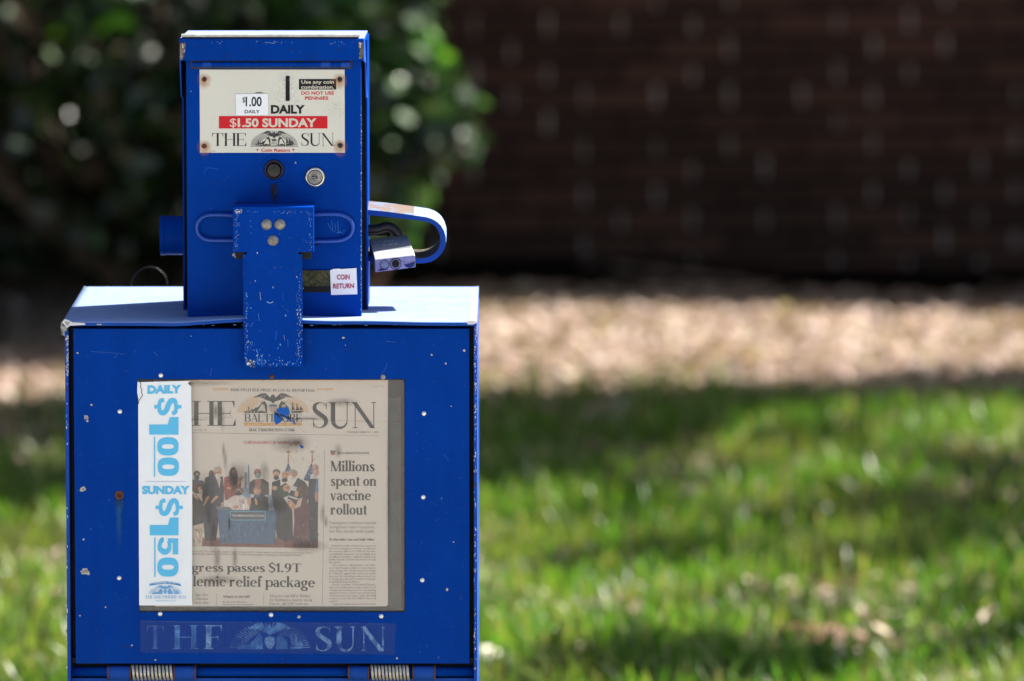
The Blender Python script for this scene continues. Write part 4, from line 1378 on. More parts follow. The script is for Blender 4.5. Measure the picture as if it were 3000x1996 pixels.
# faded logo strip on the door
def emblem(P, cx, base, w, h, ink, rays, layer=1, full=False, rayw=1.0, paper=None):
    n = 33
    for k in range(n):
        a = math.pi * (k + .5) / n
        if full and 60 < math.degrees(a) < 120: continue
        r0, r1 = (0.60, 0.98)
        c, s = math.cos(a), math.sin(a)
        x0_, y0_, x1_, y1_ = cx + c * w / 2 * r0, base - s * h * r0 - h * .02, cx + c * w / 2 * r1, base - s * h * r1 - h * .02
        P.line([(x0_, y0_), (x1_, y1_)], rayw, rays, layer)
    # eagle
    for sg in (-1, 1):
        P.poly([(cx + sg * a * w, base - b * h) for a, b in ((.01, .72), (.06, .84), (.10, .98), (.16, .97), (.22, .86), (.27, .76), (.18, .78), (.13, .70), (.06, .60), (.0, .58))], ink, layer + 1)
        for k in range(4): P.line([(cx + sg * (.10 + k * .035) * w, base - (.90 - k * .03) * h), (cx + sg * (.13 + k * .04) * w, base - (.72 + k * .01) * h)], max(.6, w * .006), paper or rays, layer + 2)
        # seated figures and goods
        P.poly([(cx + sg * a * w, base - b * h) for a, b in ((.08, .0), (.08, .40), (.11, .58), (.15, .60), (.17, .44), (.21, .28), (.23, .0))], ink, layer)
        if paper:
            P.poly([(cx + sg * a * w, base - b * h) for a, b in ((.10, .05), (.12, .40), (.16, .44), (.19, .22), (.22, .06), (.16, .12))], paper, layer + 1)
            P.ell(cx + sg * .145 * w, base - .58 * h, w * .014, h * .05, paper, layer + 1, 8)
    P.poly([(cx + a * w, base - b * h) for a, b in ((-.035, .80), (-.02, .90), (.0, .93), (.02, .86), (.035, .74), (.03, .56), (.0, .48), (-.03, .56))], ink, layer + 2)
    # train on the left, ship on the right
    P.poly([(cx + a * w, base - b * h) for a, b in ((-.40, .0), (-.36, .12), (-.34, .12), (-.34, .30), (-.32, .30), (-.32, .14), (-.29, .14), (-.29, .22), (-.27, .22), (-.27, .14), (-.24, .28), (-.20, .28), (-.20, .0))], ink, layer)
    for k in range(3):
        if paper: P.ell(cx + (-.345 + k * .045) * w, base - .05 * h, w * .012, h * .03, paper, layer + 1, 8)
    P.poly([(cx + a * w, base - b * h) for a, b in ((.24, .10), (.42, .10), (.38, .0), (.26, .0))], ink, layer)
    for a, b, c in ((.25, .30, .58), (.31, .38, .54), (.36, .40, .36)):
        P.poly([(cx + (a) * w, base - .13 * h), (cx + (a + .008) * w, base - c * h), (cx + (a + .05) * w, base - .15 * h)], ink, layer)
    # shield
    sh = [(-.055, .42), (.0, .46), (.055, .42), (.055, .18), (.03, .06), (.0, .0), (-.03, .06), (-.055, .18)]
    P.poly([(cx + a * w * 1.15, base - (b * 1.06 - .01) * h) for a, b in sh], paper or rays, layer + 2)
    P.poly([(cx + a * w, base - b * h) for a, b in ((-.052, .41), (.0, .44), (.052, .41), (.052, .31), (-.052, .31))], ink if not full else srgb(70, 100, 130), layer + 3)
    for k in range(5):
        x_ = (-.042 + k * .021)
        b0 = .05 + abs(x_) * 1.6
        P.line([(cx + x_ * w, base - .30 * h), (cx + x_ * w, base - b0 * h)], w * .008, ink if not full else srgb(175, 95, 80), layer + 3)

p = Print(Yd - .0002)
p.poly([(411, 1819), (1159, 1827), (1157, 1918), (411, 1911)], (1, 1, 1), 0)
decal = p.build('logo_strip', door, M['decal'])
p = Print(Yd - .0004)
cA, cB, cC = srgb(95, 150, 215), srgb(145, 185, 230), srgb(85, 125, 200)
p.serif('T', 427, 482, 1901, 68, cC, .16, .045, .07)
p.serif('H', 505, 582, 1902, 70, cA, .16, .04, .07)
p.serif('F', 598, 655, 1902, 70, cB, .2, .045, .07)
p.serif('SUN', 922, 1130, 1908, 72, cB, .17, .04, .07, gap=.10)
emblem(p, 790, 1902, 240, 78, cA, cB, 1, rayw=1.8)
for i in range(150):
    x = 412 + 746 * random.random()
    p.poly(blob(x, 1820 + (x - 411) * .011 + random.uniform(-1, 1), random.uniform(.8, 1.8), 6, .4, 2.2, .6), srgb(130, 140, 175), 2)
for i in range(120):
    p.poly(blob(random.uniform(412, 1157), random.uniform(1822, 1916), random.uniform(.5, 1.4), 6, .4), srgb(130, 145, 185), 2)
p.build('faded_lettering', decal, M['faded'])

# price card on the door, half over the window
p = Print(Yd - .0006)
card_out = [(408, 1120), (556, 1116), (558, 1118), (551, 1124), (560, 1131), (563, 1400), (563, 1774), (408, 1774), (406, 1400), (405, 1180)]
p.poly(card_out, (.8, .81, .84), 0)
p.poly([(403, 1119), (407, 1119), (411, 1140), (414, 1158), (406, 1172), (402, 1150)], (.8, .81, .84), 0)
for v in range(0): pass
card = p.build('price_card', door, M['card'], 'white card with sky blue prices stuck over the left of the window')
sm = card.modifiers.new('solid', 'SOLIDIFY'); sm.thickness = 0.0004; sm.offset = 1
p = Print(Yd - .0011)
CY = srgb(92, 184, 226)
p.sans('DAILY', 432, 531, 1153, 23, CY, .055, skew=-.02)
p.sans('SUNDAY', 416, 556, 1447, 23, CY, .052, skew=0.0)
# big turned prices (top of the figures to the right)
def heavy(P, s, y0, y1, xb, cap):
    h_ = y1 - y0
    def sup(cx, cy, rx, ry, c, l, e=2.7):
        pts = []
        for k in range(28):
            a = 2 * math.pi * k / 28
            pts.append((cx + rx * math.copysign(abs(math.cos(a)) ** (2 / e), math.cos(a)), cy + ry * math.copysign(abs(math.sin(a)) ** (2 / e), math.sin(a))))
        P.poly(pts, c, l)
    if s == '0':
        sup(xb + cap / 2, y0 + h_ / 2, cap / 2, h_ / 2, CY, 1)
        sup(xb + cap / 2, y0 + h_ / 2, cap * .28, h_ * .125, (.74, .755, .80), 2)
        return
    if s == '$':
        pts = smooth_path([(.86, .70, .24), (.80, .86, .22), (.52, .90, .20), (.20, .84, .25), (.17, .66, .29), (.42, .52, .30), (.66, .44, .30), (.84, .30, .29), (.78, .12, .25), (.48, .08, .20), (.20, .13, .22), (.14, .31, .24)], 5)
        for _, L, Rr in strip([(xb + gy * cap, y0 + gx * h_, w * 50) for gx, gy, w in pts]):
            n = len(L)
            P._add(L + Rr, [[i, i + 1, n + i + 1, n + i] for i in range(n - 1)], CY, 1)
        for g0, g1 in ((-.17, .06), (.94, 1.16)):
            P.rect(xb + g0 * cap, y0 + h_ * .42, xb + g1 * cap, y0 + h_ * .60, CY, 1)
        return
    if s == '5':
        P.rect(xb + cap * .50, y0 + h_ * .04, xb + cap, y0 + h_ * .30, CY, 1)
        P.rect(xb + cap * .74, y0 + h_ * .30, xb + cap, y0 + h_ * .94, CY, 1)
        pts = smooth_path([(.20, .52, .16), (.42, .58, .18), (.70, .52, .25), (.80, .34, .30), (.66, .14, .26), (.40, .10, .20), (.14, .20, .24), (.12, .30, .24)], 5)
        for _, L, Rr in strip([(xb + gy * cap, y0 + gx * h_, w * 56) for gx, gy, w in pts]):
            n = len(L)
            P._add(L + Rr, [[i, i + 1, n + i + 1, n + i] for i in range(n - 1)], CY, 1)
        return
    P.serif(s, y0, y1, xb, cap, CY, W=.31, t=.20, sf=0, gap=.05, vert=True)
def big1(P, y0, y1, xb, cap):
    h_ = y1 - y0
    P.rect(xb, y0 + h_ * .42, xb + cap, y1, CY, 1)
    P.poly([(xb + cap, y0), (xb + cap, y0 + h_ * .5), (xb + cap * .62, y0 + h_ * .5), (xb + cap * .70, y0)], CY, 1)
heavy(p, '$', 1165, 1219, 462, 60)
big1(p, 1223, 1274, 437, 86)
heavy(p, '0', 1282, 1335, 461, 62)
heavy(p, '0', 1341, 1395, 462, 62)
p.rect(451, 1280, 454.5, 1397, CY, 1)
p.rect(428, 1411, 544, 1412.4, srgb(170, 190, 215), 1)
heavy(p, '$', 1459, 1514, 466, 60)
big1(p, 1517, 1569, 439, 84)
heavy(p, '5', 1576, 1628, 462, 60)
heavy(p, '0', 1634, 1690, 461, 62)
p.rect(452, 1575, 455.5, 1691, CY, 1)
p.poly([(436, 1717), (440, 1711), (460, 1706), (484, 1704), (508, 1706), (527, 1711), (532, 1718), (508, 1713), (484, 1711), (460, 1713)], srgb(70, 140, 195), 1)
p.sans('CELEBRATING 175 YEARS', 446, 522, 1709.5, 4, (.8, .8, .84), .02, 2)
emblem(p, 484, 1741, 100, 26, srgb(110, 160, 210), srgb(150, 190, 225), 1, rayw=.8)
p.serif('THE BALTIMORE SUN', 425, 545, 1754, 9, srgb(120, 165, 210), .14, .05, .05)
p.sans('baltimoresun.com', 456, 515, 1762, 4.5, srgb(140, 180, 215))
p.build('printed_prices', card)
p = Print(Yd - .0013)
p.line([(410, 1119), (413, 1127), (411, 1134), (416, 1142), (414, 1150), (418, 1158), (411, 1168), (406, 1176), (406, 1184)], 1.8, (.01, .01, .012), 1)
p.line([(552, 1118), (555, 1120), (551, 1124), (560, 1131)], 1.4, (.01, .01, .012), 1)
p.build('tear_line', card)

# bottom hinge: rod, sleeves, coiled springs
bm = bmesh.new()
z_r = at(700, 1972, 0.004).z
tube(bm, [(XL + tt + .001, 0.014, z_r), (XR - tt - .001, 0.014, z_r)], 0.0060, 16)
rod = mk('hinge_rod', bm, M['blue'], nbox, smooth=True)
bm = bmesh.new()
box(bm, XL + tt, XR - tt, 0.026, 0.028, z_r - .012, z_r + .016)
mk('hinge_backing', bm, M['inner'], rod)
def xat(px): return at(px, 1972, 0.004).x
for a_, b_ in ((318, 380), (512, 570), (1023, 1078), (1212, 1272)):
    bm = bmesh.new()
    tube(bm, [(xat(a_), 0.010, z_r - .0005), (xat(b_), 0.010, z_r - .0005)], 0.0088, 18)
    mk('hinge_sleeve', bm, M['blue_edge'], rod, bevel=0)
    bm = bmesh.new()
    for q in (a_ - 2, b_ + 2):
        tube(bm, [(xat(q) - .0008, 0.010, z_r - .0005), (xat(q) + .0008, 0.010, z_r - .0005)], 0.0098, 16)
    mk('hinge_washer', bm, M['rust'], rod)
for a_, b_ in ((386, 507), (1086, 1200)):
    bm = bmesh.new()
    n, turns = 11 * 18, 11
    tube(bm, [(xat(a_) + (xat(b_) - xat(a_)) * i / n, 0.008 + .0088 * math.cos(2 * math.pi * i / 18), z_r + .0088 * math.sin(2 * math.pi * i / 18)) for i in range(n + 1)], 0.00175, 7)
    mk('spring', bm, M['spring'], rod, smooth=True)
# edge wear on the cabinet sides
p = Print(-.0003)
for x0_, top_, bot_, n in ((197, 985, 1100, 70), (197, 1100, 1960, 26), (1393, 960, 1250, 80), (1392, 1250, 1960, 90)):
    for i in range(n):
        p.poly(blob(x0_ + random.uniform(-3, 3), random.uniform(top_, bot_), random.uniform(1.2, 3.0), 7, .4, .8, 1.8), random.choice([EDGE['w'], EDGE['g'], EDGE['lb'], srgb(170, 170, 180), EDGE['d']]), 1)
p.build('chipped_paint', shell)

# ------------------------------------------------------------------ coin head
Yc = 0.045       # front face of the coin head cover
bm = bmesh.new()
c0, c1_ = at(545, 176, Yc), at(1060, 929, Yc)
box(bm, c0.x, c1_.x, Yc, Yc + 0.010, c1_.z, c0.z)
cover = mk('coin_head_cover', bm, M['blue'], nbox, bevel=0.0018)
bm = bmesh.new()
box(bm, c0.x + .016, c1_.x - .016, Yc + .0101, 0.235, ZT + .001, c0.z - .004)
bm_in = bm
bm = bmesh.new()
Ys = 0.125
s0, s1 = at(533, 176, Ys), at(1077.5, 890, Ys)
ts = .0022
box(bm, s0.x, s0.x + ts, Ys, 0.245, ZT + .001, c0.z + .02)
box(bm, s1.x - ts, s1.x, Ys, 0.245, ZT + .001, c0.z + .02)
box(bm, s0.x + ts, s1.x - ts, 0.2352, 0.245, ZT + .001, c0.z + .02)
box(bm_in, s0.x + ts + .0002, c0.x + .0158, Ys + .012, Ys + .014, ZT + .001, c0.z + .01)
box(bm_in, c1_.x - .0158, s1.x - ts - .0002, Ys + .012, Ys + .014, ZT + .001, c0.z + .01)
head = mk('coin_head_shell', bm, M['blue'], nbox)
mk('inner_body', bm_in, M['inner'], head)  # dark colour stands in for the unlit gap behind the cover
# chips along the edges of the cover
p = Print(Yc - .0001)
for i in range(130):
    y = random.uniform(300, 925)
    p.poly(blob(1059 + random.uniform(-2.2, .6), y, random.uniform(.8, 2.2), 6, .4, .7, 1.8), random.choice([EDGE['w'], EDGE['lb'], EDGE['lb']]), 1)
for x, y, r in ((866, 477, 3), (685, 748, 6), (690, 753, 5), (497, 200, 1), (560, 268, 2)):
    p.poly(blob(x, y, r, 9, .5), EDGE['g'], 1)
p.line([(598, 512), (600, 498), (612, 492), (640, 496)], .9, srgb(30, 95, 190)); p.line([(645, 515), (640, 532), (622, 537), (605, 530)], .9, srgb(10, 50, 120))
for i in range(9):
    x = random.uniform(965, 1005)
    p.line([(x, 680 + random.uniform(-6, 6)), (x + random.uniform(-20, 10), 655 + random.uniform(-10, 30))], .9, srgb(60, 130, 200))
p.build('chipped_paint', cover)
# dark gasket line above the flap and small screw
p = Print(Yc - .0002)
p.poly([(683, 593), (922, 595), (924, 600), (683, 601)], srgb(25, 20, 18), 1)
p.build('flap_slot', cover)
bm = bmesh.new()
lathe(bm, at(684, 797, Yc), (0, -1, 0), [(.0026, 0), (.0024, .0004), (.0010, .0005), (0, -.0002)], 12)
mk('small_plug', bm, M['blue'], cover, smooth=True)
bm = bmesh.new()
lathe(bm, at(928, 716, Yc), (0, -1, 0), [(.0018, 0), (0, .0004)], 10)
mk('screw_hole', bm, M['black'], cover)

# hood lid
Yh = Yc - 0.006
h0, h1 = at(527, 118, Yh), at(1066, 178, Yh)
htop = at(800, 112, Yh).z
bm = bmesh.new()
n = 8
outer = [(Yh, h1.z)] + [(Yh + .007 - .007 * math.cos(k * math.pi / 2 / 5), h0.z + (htop - h0.z) * math.sin(k * math.pi / 2 / 5)) for k in range(6)] + [(0.255, htop + .0005), (0.262, htop - .006)]
zb_ = at(800, 90, 0.25).z
outer[-2] = (0.250, zb_); outer[-1] = (0.258, zb_ - .010)
th = .0018
L_ = [[bm.verts.new((x, y, z)) for y, z in outer] for x in (h0.x, h1.x)]
for i in range(len(outer) - 1):
    f = bm.faces.new((L_[0][i], L_[1][i], L_[1][i + 1], L_[0][i + 1]))
    f.material_index = 1 if i >= 4 else 0
hood = mk('hood_lid', bm, [M['blue'], M['blue_top']], nbox, bevel=0)
sm = hood.modifiers.new('solid', 'SOLIDIFY'); sm.thickness = th; sm.offset = -1
# side wings of the hood
for sx, (xa, xb, xw) in ((-1, (h0.x, h0.x + .0016, h0.x - .0015)), (1, (h1.x - .0016, h1.x, h1.x + .0015))):
    bm = bmesh.new()
    prof = [(Yh + .002, h1.z), (Yh + .002, h0.z), (Yh + .010, htop - .002), (0.250, zb_ - .001), (0.250, h1.z), (0.16, at(800, 290, 0.16).z), (0.075, at(800, 284, 0.075).z), (Yh + .012, h1.z - .004)]
    A_ = [bm.verts.new((xa if z > h1.z - .001 else (xa + (xw - xa) * .8), y, z)) for y, z in prof]
    B_ = [bm.verts.new((xb if z > h1.z - .001 else (xb + (xw - xa) * .8), y, z)) for y, z in prof]
    bm.faces.new(A_); bm.faces.new(B_[::-1])
    for i in range(len(prof)): bm.faces.new((A_[i], B_[i], B_[(i + 1) % len(prof)], A_[(i + 1) % len(prof)]))
    bmesh.ops.triangulate(bm, faces=[f for f in bm.faces if len(f.verts) > 4])
    mk('side_wing', bm, M['blue_edge'], hood)
# pale strip along the hood's front ridge
bm = bmesh.new()
a, b = at(531, 103, Yh + .004), at(1055, 111, Yh + .004)
box(bm, a.x, b.x, Yh + .003, Yh + .011, b.z + .0008, a.z + .001)
mk('rain_strip', bm, M['strip'], hood, bevel=0.0006)
bm = bmesh.new()
box(bm, a.x + .001, b.x - .002, Yh + .0022, Yh + .012, b.z - .0010, b.z + .0007)
mk('strip_gap', bm, M['black'], hood)
# bare metal ends of the hood lip
p = Print(Yh - .0004)
for pts, c in (([(527, 130), (531, 126), (541, 125), (544, 132), (541, 150), (536, 172), (530, 178), (527, 172)], srgb(115, 105, 100)), ([(1051, 128), (1056, 123), (1064, 124), (1066, 170), (1058, 174), (1052, 166), (1054, 148), (1050, 138)], srgb(90, 80, 75))):
    p.poly(pts, c, 1)
for i in range(40):
    x, y = (random.uniform(529, 542) if i % 2 else random.uniform(1052, 1064)), random.uniform(126, 172)
    p.poly(blob(x, y, random.uniform(1.5, 3.5), 7, .4, .8, 1.3), random.choice([srgb(195, 190, 190), srgb(60, 45, 38), srgb(150, 140, 135), srgb(75, 65, 60)]), 2)
for i in range(46):
    x = random.gauss(random.choice([640, 775, 800, 990]), 22)
    p.poly(blob(x, random.uniform(121, 129), random.uniform(.6, 1.6), 6, .4, 1.8, .6), srgb(130, 160, 200), 1)
for x, y in ((578, 141), (733, 142), (851, 146), (993, 143)):
    p.line([(x - 5, y - 3), (x, y), (x + 3, y - 2), (x + 6, y + 3)], 1.2, srgb(10, 35, 90), 1); p.line([(x - 2, y + 4), (x + 1, y - 3)], 1.0, srgb(10, 35, 90), 1)
for x, y in ((668, 166), (921, 165)):
    p.line([(x + 7 * math.cos(k * .55), y + 7 * math.sin(k * .55)) for k in range(12)], 1.0, srgb(8, 40, 110), 1)
p.build('chipped_paint', hood)
# piano hinge
bm = bmesh.new()
zh = at(800, 189, Yc - .002).z
hp = [at(x, 189, Yc - .003).x for x in np.linspace(563, 1027, 17)]
hinge = None
for k in range(16):
    bm = bmesh.new()
    tube(bm, [(hp[k] + .0003, Yc - .0030, zh), (hp[k + 1] - .0003, Yc - .0030, zh)], .0036 if k % 2 else .0033, 12)
    o = mk('hinge_knuckle', bm, M['blue'] if k not in (1, 13, 15) else M['blue_edge'], hood, smooth=False)
bm = bmesh.new()
box(bm, hp[0] - .002, hp[-1] + .002, Yc - .0012, Yc - .0002, zh - .0055, zh + .006)
mk('hinge_leaf', bm, M['dark'], hood)

# instruction plate
def c1(x, y): return (480 + x / 3.683, 60 + y / 3.683)
Yq = Yc - .0012
bm = bmesh.new()
a, b = at(584.5, 204, Yq), at(1010.3, 448, Yq)
box(bm, a.x, b.x, Yq, Yc - .0001, b.z, a.z)
plate = mk('instruction_plate', bm, M['plate'], nbox, bevel=0.0004)
stain('faded_spot', plate, Yq - .00015, 840, 265, 46, 62, M['cleanspot'])
p = Print(Yq - .0002)
INK, RED = srgb(28, 26, 28), srgb(196, 22, 34)
CR = srgb(205, 195, 180)
def pr(x0, y0, x1, y1): return (*c1(x0, y0), *c1(x1, y1))
p.rect(*pr(1457, 633, 1861, 747), INK, 1)
cap = 40 / 3.683
p.sans('Use any coin', c1(1484, 0)[0], c1(1834, 0)[0], c1(0, 682)[1], 36 / 3.683, CR, .02, 2)
p.sans('combination.', c1(1482, 0)[0], c1(1836, 0)[0], c1(0, 737)[1], 36 / 3.683, CR, .02, 2)
p.sans('DO NOT USE', c1(1484, 0)[0], c1(1836, 0)[0], c1(0, 802)[1], 35 / 3.683, RED, .022, 1)
p.sans('PENNIES', c1(1524, 0)[0], c1(1776, 0)[0], c1(0, 857)[1], 35 / 3.683, RED, .022, 1)
p.sans('DAILY', c1(1155, 0)[0], c1(1522, 0)[0], c1(0, 1002)[1], 88 / 3.683, INK, .045, 1)
p.rect(*pr(594, 1033, 1766, 1167), RED, 1)
p.sans('$', c1(712, 0)[0], c1(784, 0)[0], c1(0, 1148)[1], 90 / 3.683, CR, .0, 2)
p.sans('1.50 SUNDAY', c1(796, 0)[0], c1(1648, 0)[0], c1(0, 1148)[1], 90 / 3.683, CR, .038, 2)
p.serif('THE', c1(516, 0)[0], c1(893, 0)[0], c1(0, 1355)[1], 137 / 3.683, INK, .13, .026, .06, 1, gap=.02)
p.serif('SUN', c1(1478, 0)[0], c1(1838, 0)[0], c1(0, 1355)[1], 137 / 3.683, INK, .13, .026, .06, 1, gap=.03)
p.serif('®', c1(1832, 0)[0], c1(1860, 0)[0], c1(0, 1362)[1], 28 / 3.683, INK, .1, .1, 0, 1)
emblem(p, *c1(1190, 1350), 515 / 3.683, 160 / 3.683, srgb(62, 60, 60), srgb(50, 48, 48), 1, rayw=1.3, paper=srgb(205, 198, 182))
p.rect(*pr(932, 1355, 1449, 1361), INK, 1)
p.frame(*pr(1028, 1332, 1352, 1358), .8, INK, 2)
p.sans('LIGHT FOR ALL', c1(1042, 0)[0], c1(1340, 0)[0], c1(0, 1354)[1], 16 / 3.683, INK, 0, 2)
p.sans('Coin Return', c1(1050, 0)[0], c1(1362, 0)[0], c1(0, 1418)[1], 34 / 3.683, RED, .022, 1)
for x in (1010, 1398): p.poly([c1(x - 13, 1388), c1(x + 13, 1388), c1(x, 1412)], RED, 1)
p.build('printed_lettering', plate)
# worn specks bottom right / top
p = Print(Yq - .0006)
for i in range(170):
    x, y = random.gauss(1850, 55), random.gauss(960, 70)
    if x < 1945: p.poly(blob(*c1(x, y), random.uniform(.25, .9), 6, .4), srgb(110, 108, 115), 0)
for i in range(30): p.poly(blob(*c1(random.uniform(400, 1940), random.uniform(545, 1415)), random.uniform(.3, .8), 6, .4), srgb(120, 110, 100), 0)
for i in range(22): p.line([c1(random.uniform(980, 1080), 780 + random.uniform(-3, 6)), c1(random.uniform(980, 1080), 780 + random.uniform(-3, 6))], .5, srgb(90, 85, 80), 0)
for x, y in ((510, 1412), (525, 1405), (540, 1402), (552, 1410), (498, 1420)): p.line([c1(x, y), c1(x - 6, y + 12)], .8, srgb(30, 28, 28), 0)
p.build('scratches', plate)
# slot
p = Print(Yq - .0007)
sl = c1(1336, 735)
p.poly([(sl[0] - 6, sl[1] - 34), (sl[0] - 4, sl[1] - 37), (sl[0] + 4, sl[1] - 37), (sl[0] + 6, sl[1] - 34), (sl[0] + 6, sl[1] + 34), (sl[0] + 4, sl[1] + 37), (sl[0] - 4, sl[1] + 37), (sl[0] - 6, sl[1] + 34)], (.004, .004, .005), 0)
p.build('coin_slot', plate)
# $1.00 sticker
p = Print(Yq - .0009)
p.poly([c1(775, 795), c1(1125, 793), c1(1127, 1020), c1(780, 1025)], (.8, .8, .8), 0)
stk = p.build('price_sticker', plate, M['card'], 'small white sticker reading $1.00 DAILY')
p = Print(Yq - .0010)
p.sans('$', c1(848, 0)[0], c1(878, 0)[0], c1(0, 885)[1], 55 / 3.683, INK, 0, 1)
p.sans('1.00', c1(882, 0)[0], c1(1056, 0)[0], c1(0, 925)[1], 100 / 3.683, INK, .02, 1)
p.sans('DAILY', c1(872, 0)[0], c1(1034, 0)[0], c1(0, 1002)[1], 35 / 3.683, INK, .02, 1)
p.build('printed_lettering', stk)
# rusty plate screws
for x, y, d in ((436, 637, 1.6), (1899, 637, 1.7), (436, 1357, 1.7), (1903, 1350, 1.9)):
    px, py = c1(x, y)
    stain('rust_stain', plate, Yq - .0003, px, py, 24, 20, M['ruststain'], drip=d)
    bm = bmesh.new()
    lathe(bm, at(px, py, Yq - .0001), (0, -1, 0), [(.0032, 0), (.0031, .0008), (.0022, .0016), (.0011, .0017), (.0009, .0006), (0, .0006)], 14)
    mk('screw', bm, M['rust'] if x < 1000 else M['dark'], plate)

# coin return button with its dimple and drip
stain('drip_stain', cover, Yc - .0003, 803, 550, 17, 30, M['darkstain'], drip=2.2)
stain('drip_stain', cover, Yc - .0004, 804, 555, 12, 30, M['darkstain'], drip=1.6)
bm = bmesh.new()
cb = at(803, 497, Yc)
lathe(bm, cb, (0, -1, 0), [(.0180, 0.0001), (.0165, .0014), (.0130, .0016)], 32)
mk('button_collar', bm, M['blue'], cover, smooth=True)
bm = bmesh.new()
lathe(bm, cb, (0, -1, 0), [(.0118, .0002), (.0118, .0052), (.0100, .0062), (.0088, .0040), (.0088, .0020)], 28)
btn = mk('return_button', bm, simple('rusted_black_ring', (.02, .014, .012), .6, .2, .5, 90, .5, (.10, .035, .015), (.55, .7)), nbox)
bm = bmesh.new()
lathe(bm, cb + Vector((0, 0, -.0004)), (0, -1, 0), [(.0084, .001), (.0084, .010), (.0078, .0112), (.002, .0118), (0, .0118)], 28)
mk('plunger', bm, M['dark'], btn, smooth=False)
# lock
bm = bmesh.new()
cl = at(923, 519, Yc)
lathe(bm, cl, (0, -1, 0), [(.0123, 0.0001), (.0123, .0030), (.0110, .0042), (.0098, .0042), (.0094, .0030), (.0094, .001)], 32)
lock = mk('lock', bm, M['chrome'], nbox, smooth=True)
bm = bmesh.new()
lathe(bm, cl, (0, -1, 0), [(.0090, .001), (.0090, .0044), (.0084, .0052), (.0040, .0052), (.0036, .0046), (0, .0046)], 28)
mk('lock_cylinder', bm, M['bolt'], lock)
p = Print(Yc - .0054)
p.poly([(913, 517), (924, 515), (929, 517), (929, 523), (914, 524)], (.005, .005, .006), 0)
p.poly([(915, 519), (926, 518), (926, 521), (915, 522)], srgb(150, 145, 140), 1)
p.build('keyhole', lock)
p = Print(Yc - .0001)
p.ell(923, 519, 31, 30, (.008, .012, .03), 0, 24)
p.build('lock_gasket', lock)

# wire bail handle: two loops lying on the face
Yb = Yc - .0035
for pts in ([(690, 632), (640, 630), (612, 631), (594, 637), (581, 650), (577, 667), (581, 685), (594, 698), (612, 704), (640, 705), (690, 705)],
            [(912, 630), (965, 628), (993, 629), (1012, 635), (1028, 648), (1033, 666), (1029, 685), (1015, 698), (995, 705), (965, 707), (912, 708)]):
    bm = bmesh.new()
    sp = smooth_path([(x, y, 0) for x, y in pts], 4)
    tube(bm, [at(x, y, Yb) for x, y, _ in sp], .0026, 10)
    mk('wire_handle', bm, M['wirepaint'], nbox, smooth=True)

# T shaped flap over the coin return
Yf = -0.011
def fx(px): return at(px, 760, Yf).x
def fz(py): return at(800, py, Yf).z
outl = [(683, 607), (919, 607), (919, 739), (875, 739), (875, 745), (889 - 4, 745), (886, 1076), (714, 1076), (711, 745), (723, 745), (723, 739), (683, 739)]
bm = bmesh.new()
prism(bm, [(fx(x), fz(y)) for x, y in outl], Yf, Yf + .0016)
flap = mk('coin_return_flap', bm, M['blue_flap'], nbox, bevel=0.0005)
bm = bmesh.new()
e = .0016
yb2 = Yc - .0002
box(bm, fx(683), fx(919), Yf + .0017, yb2, fz(607) - e, fz(607) - .0003)
box(bm, fx(683) + .0002, fx(683) + e, Yf + .0017, yb2, fz(739), fz(607) - e - .0001)
box(bm, fx(919) - e, fx(919) - .0002, Yf + .0017, yb2, fz(739), fz(607) - e - .0001)
box(bm, fx(711) + .0004, fx(711) + e, Yf + .0017, Yf + .013, fz(1075), fz(746))
box(bm, fx(885) - e, fx(885) - .0004, Yf + .0017, Yf + .013, fz(1075), fz(746))
box(bm, fx(711) + e, fx(885) - e, Yf + .0017, Yf + .013, fz(1076) + .0004, fz(1076) + e)
mk('flap_flange', bm, M['blue_flap'], flap)
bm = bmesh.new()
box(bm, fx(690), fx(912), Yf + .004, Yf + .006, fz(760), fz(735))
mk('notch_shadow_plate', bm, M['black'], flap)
for x, y in ((781, 658), (820, 658), (800, 705)):
    bm = bmesh.new()
    lathe(bm, at(x, y, Yf), (0, -1, 0), [(.0068, 0), (.0067, .0008), (.0060, .0014), (0, .0014)], 20)
    q = at(x, y, Yf - .0014)
    lathe(bm, (q.x, q.y, q.z), (0, -1, 0), [(.0060, 0), (.0050, .0012), (.0028, .0020), (0, .0023)], 20)
    mk('bolt', bm, M['bolt'], flap, smooth=False)
p = Print(Yf - .0001)
def chipline(xa, ya, xb, yb, n, spread, r=(0.6, 1.9), cols=None):
    for i in range(n):
        u = random.random()
        p.poly(blob(xa + (xb - xa) * u + random.gauss(0, spread), ya + (yb - ya) * u + random.gauss(0, spread), random.uniform(*r), 7, .5, .9, 1.3), random.choice(cols or [srgb(70, 135, 205), srgb(110, 150, 190), srgb(60, 115, 190), srgb(120, 110, 100)]), 1)
LB = [srgb(50, 115, 200), srgb(80, 145, 210), srgb(40, 100, 190), srgb(150, 160, 170)]
chipline(693, 622, 693, 735, 60, 3.5); chipline(695, 620, 912, 622, 34, 2.5, (0.6, 1.8)); chipline(909, 625, 909, 735, 36, 2.5, (.6, 1.8))
chipline(690, 618, 706, 622, 26, 4, (1, 3), [srgb(165, 160, 155), srgb(140, 135, 130), EDGE['w']])
chipline(722, 860, 721, 1060, 80, 3.2, (.7, 2.2), LB); chipline(878, 800, 876, 1060, 120, 3.8, (.6, 2.2), LB + [srgb(120, 110, 100)])
chipline(722, 1062, 880, 1064, 70, 5, (.7, 2.6), LB)
chipline(724, 1060, 738, 1066, 26, 4, (1.5, 4), [EDGE['w'], srgb(90, 85, 80), srgb(40, 35, 32), srgb(170, 165, 160)])
chipline(870, 900, 882, 945, 24, 3, (1, 3), [srgb(150, 165, 185), srgb(90, 150, 210)])
chipline(730, 1000, 765, 1050, 26, 8, (.8, 3), LB)
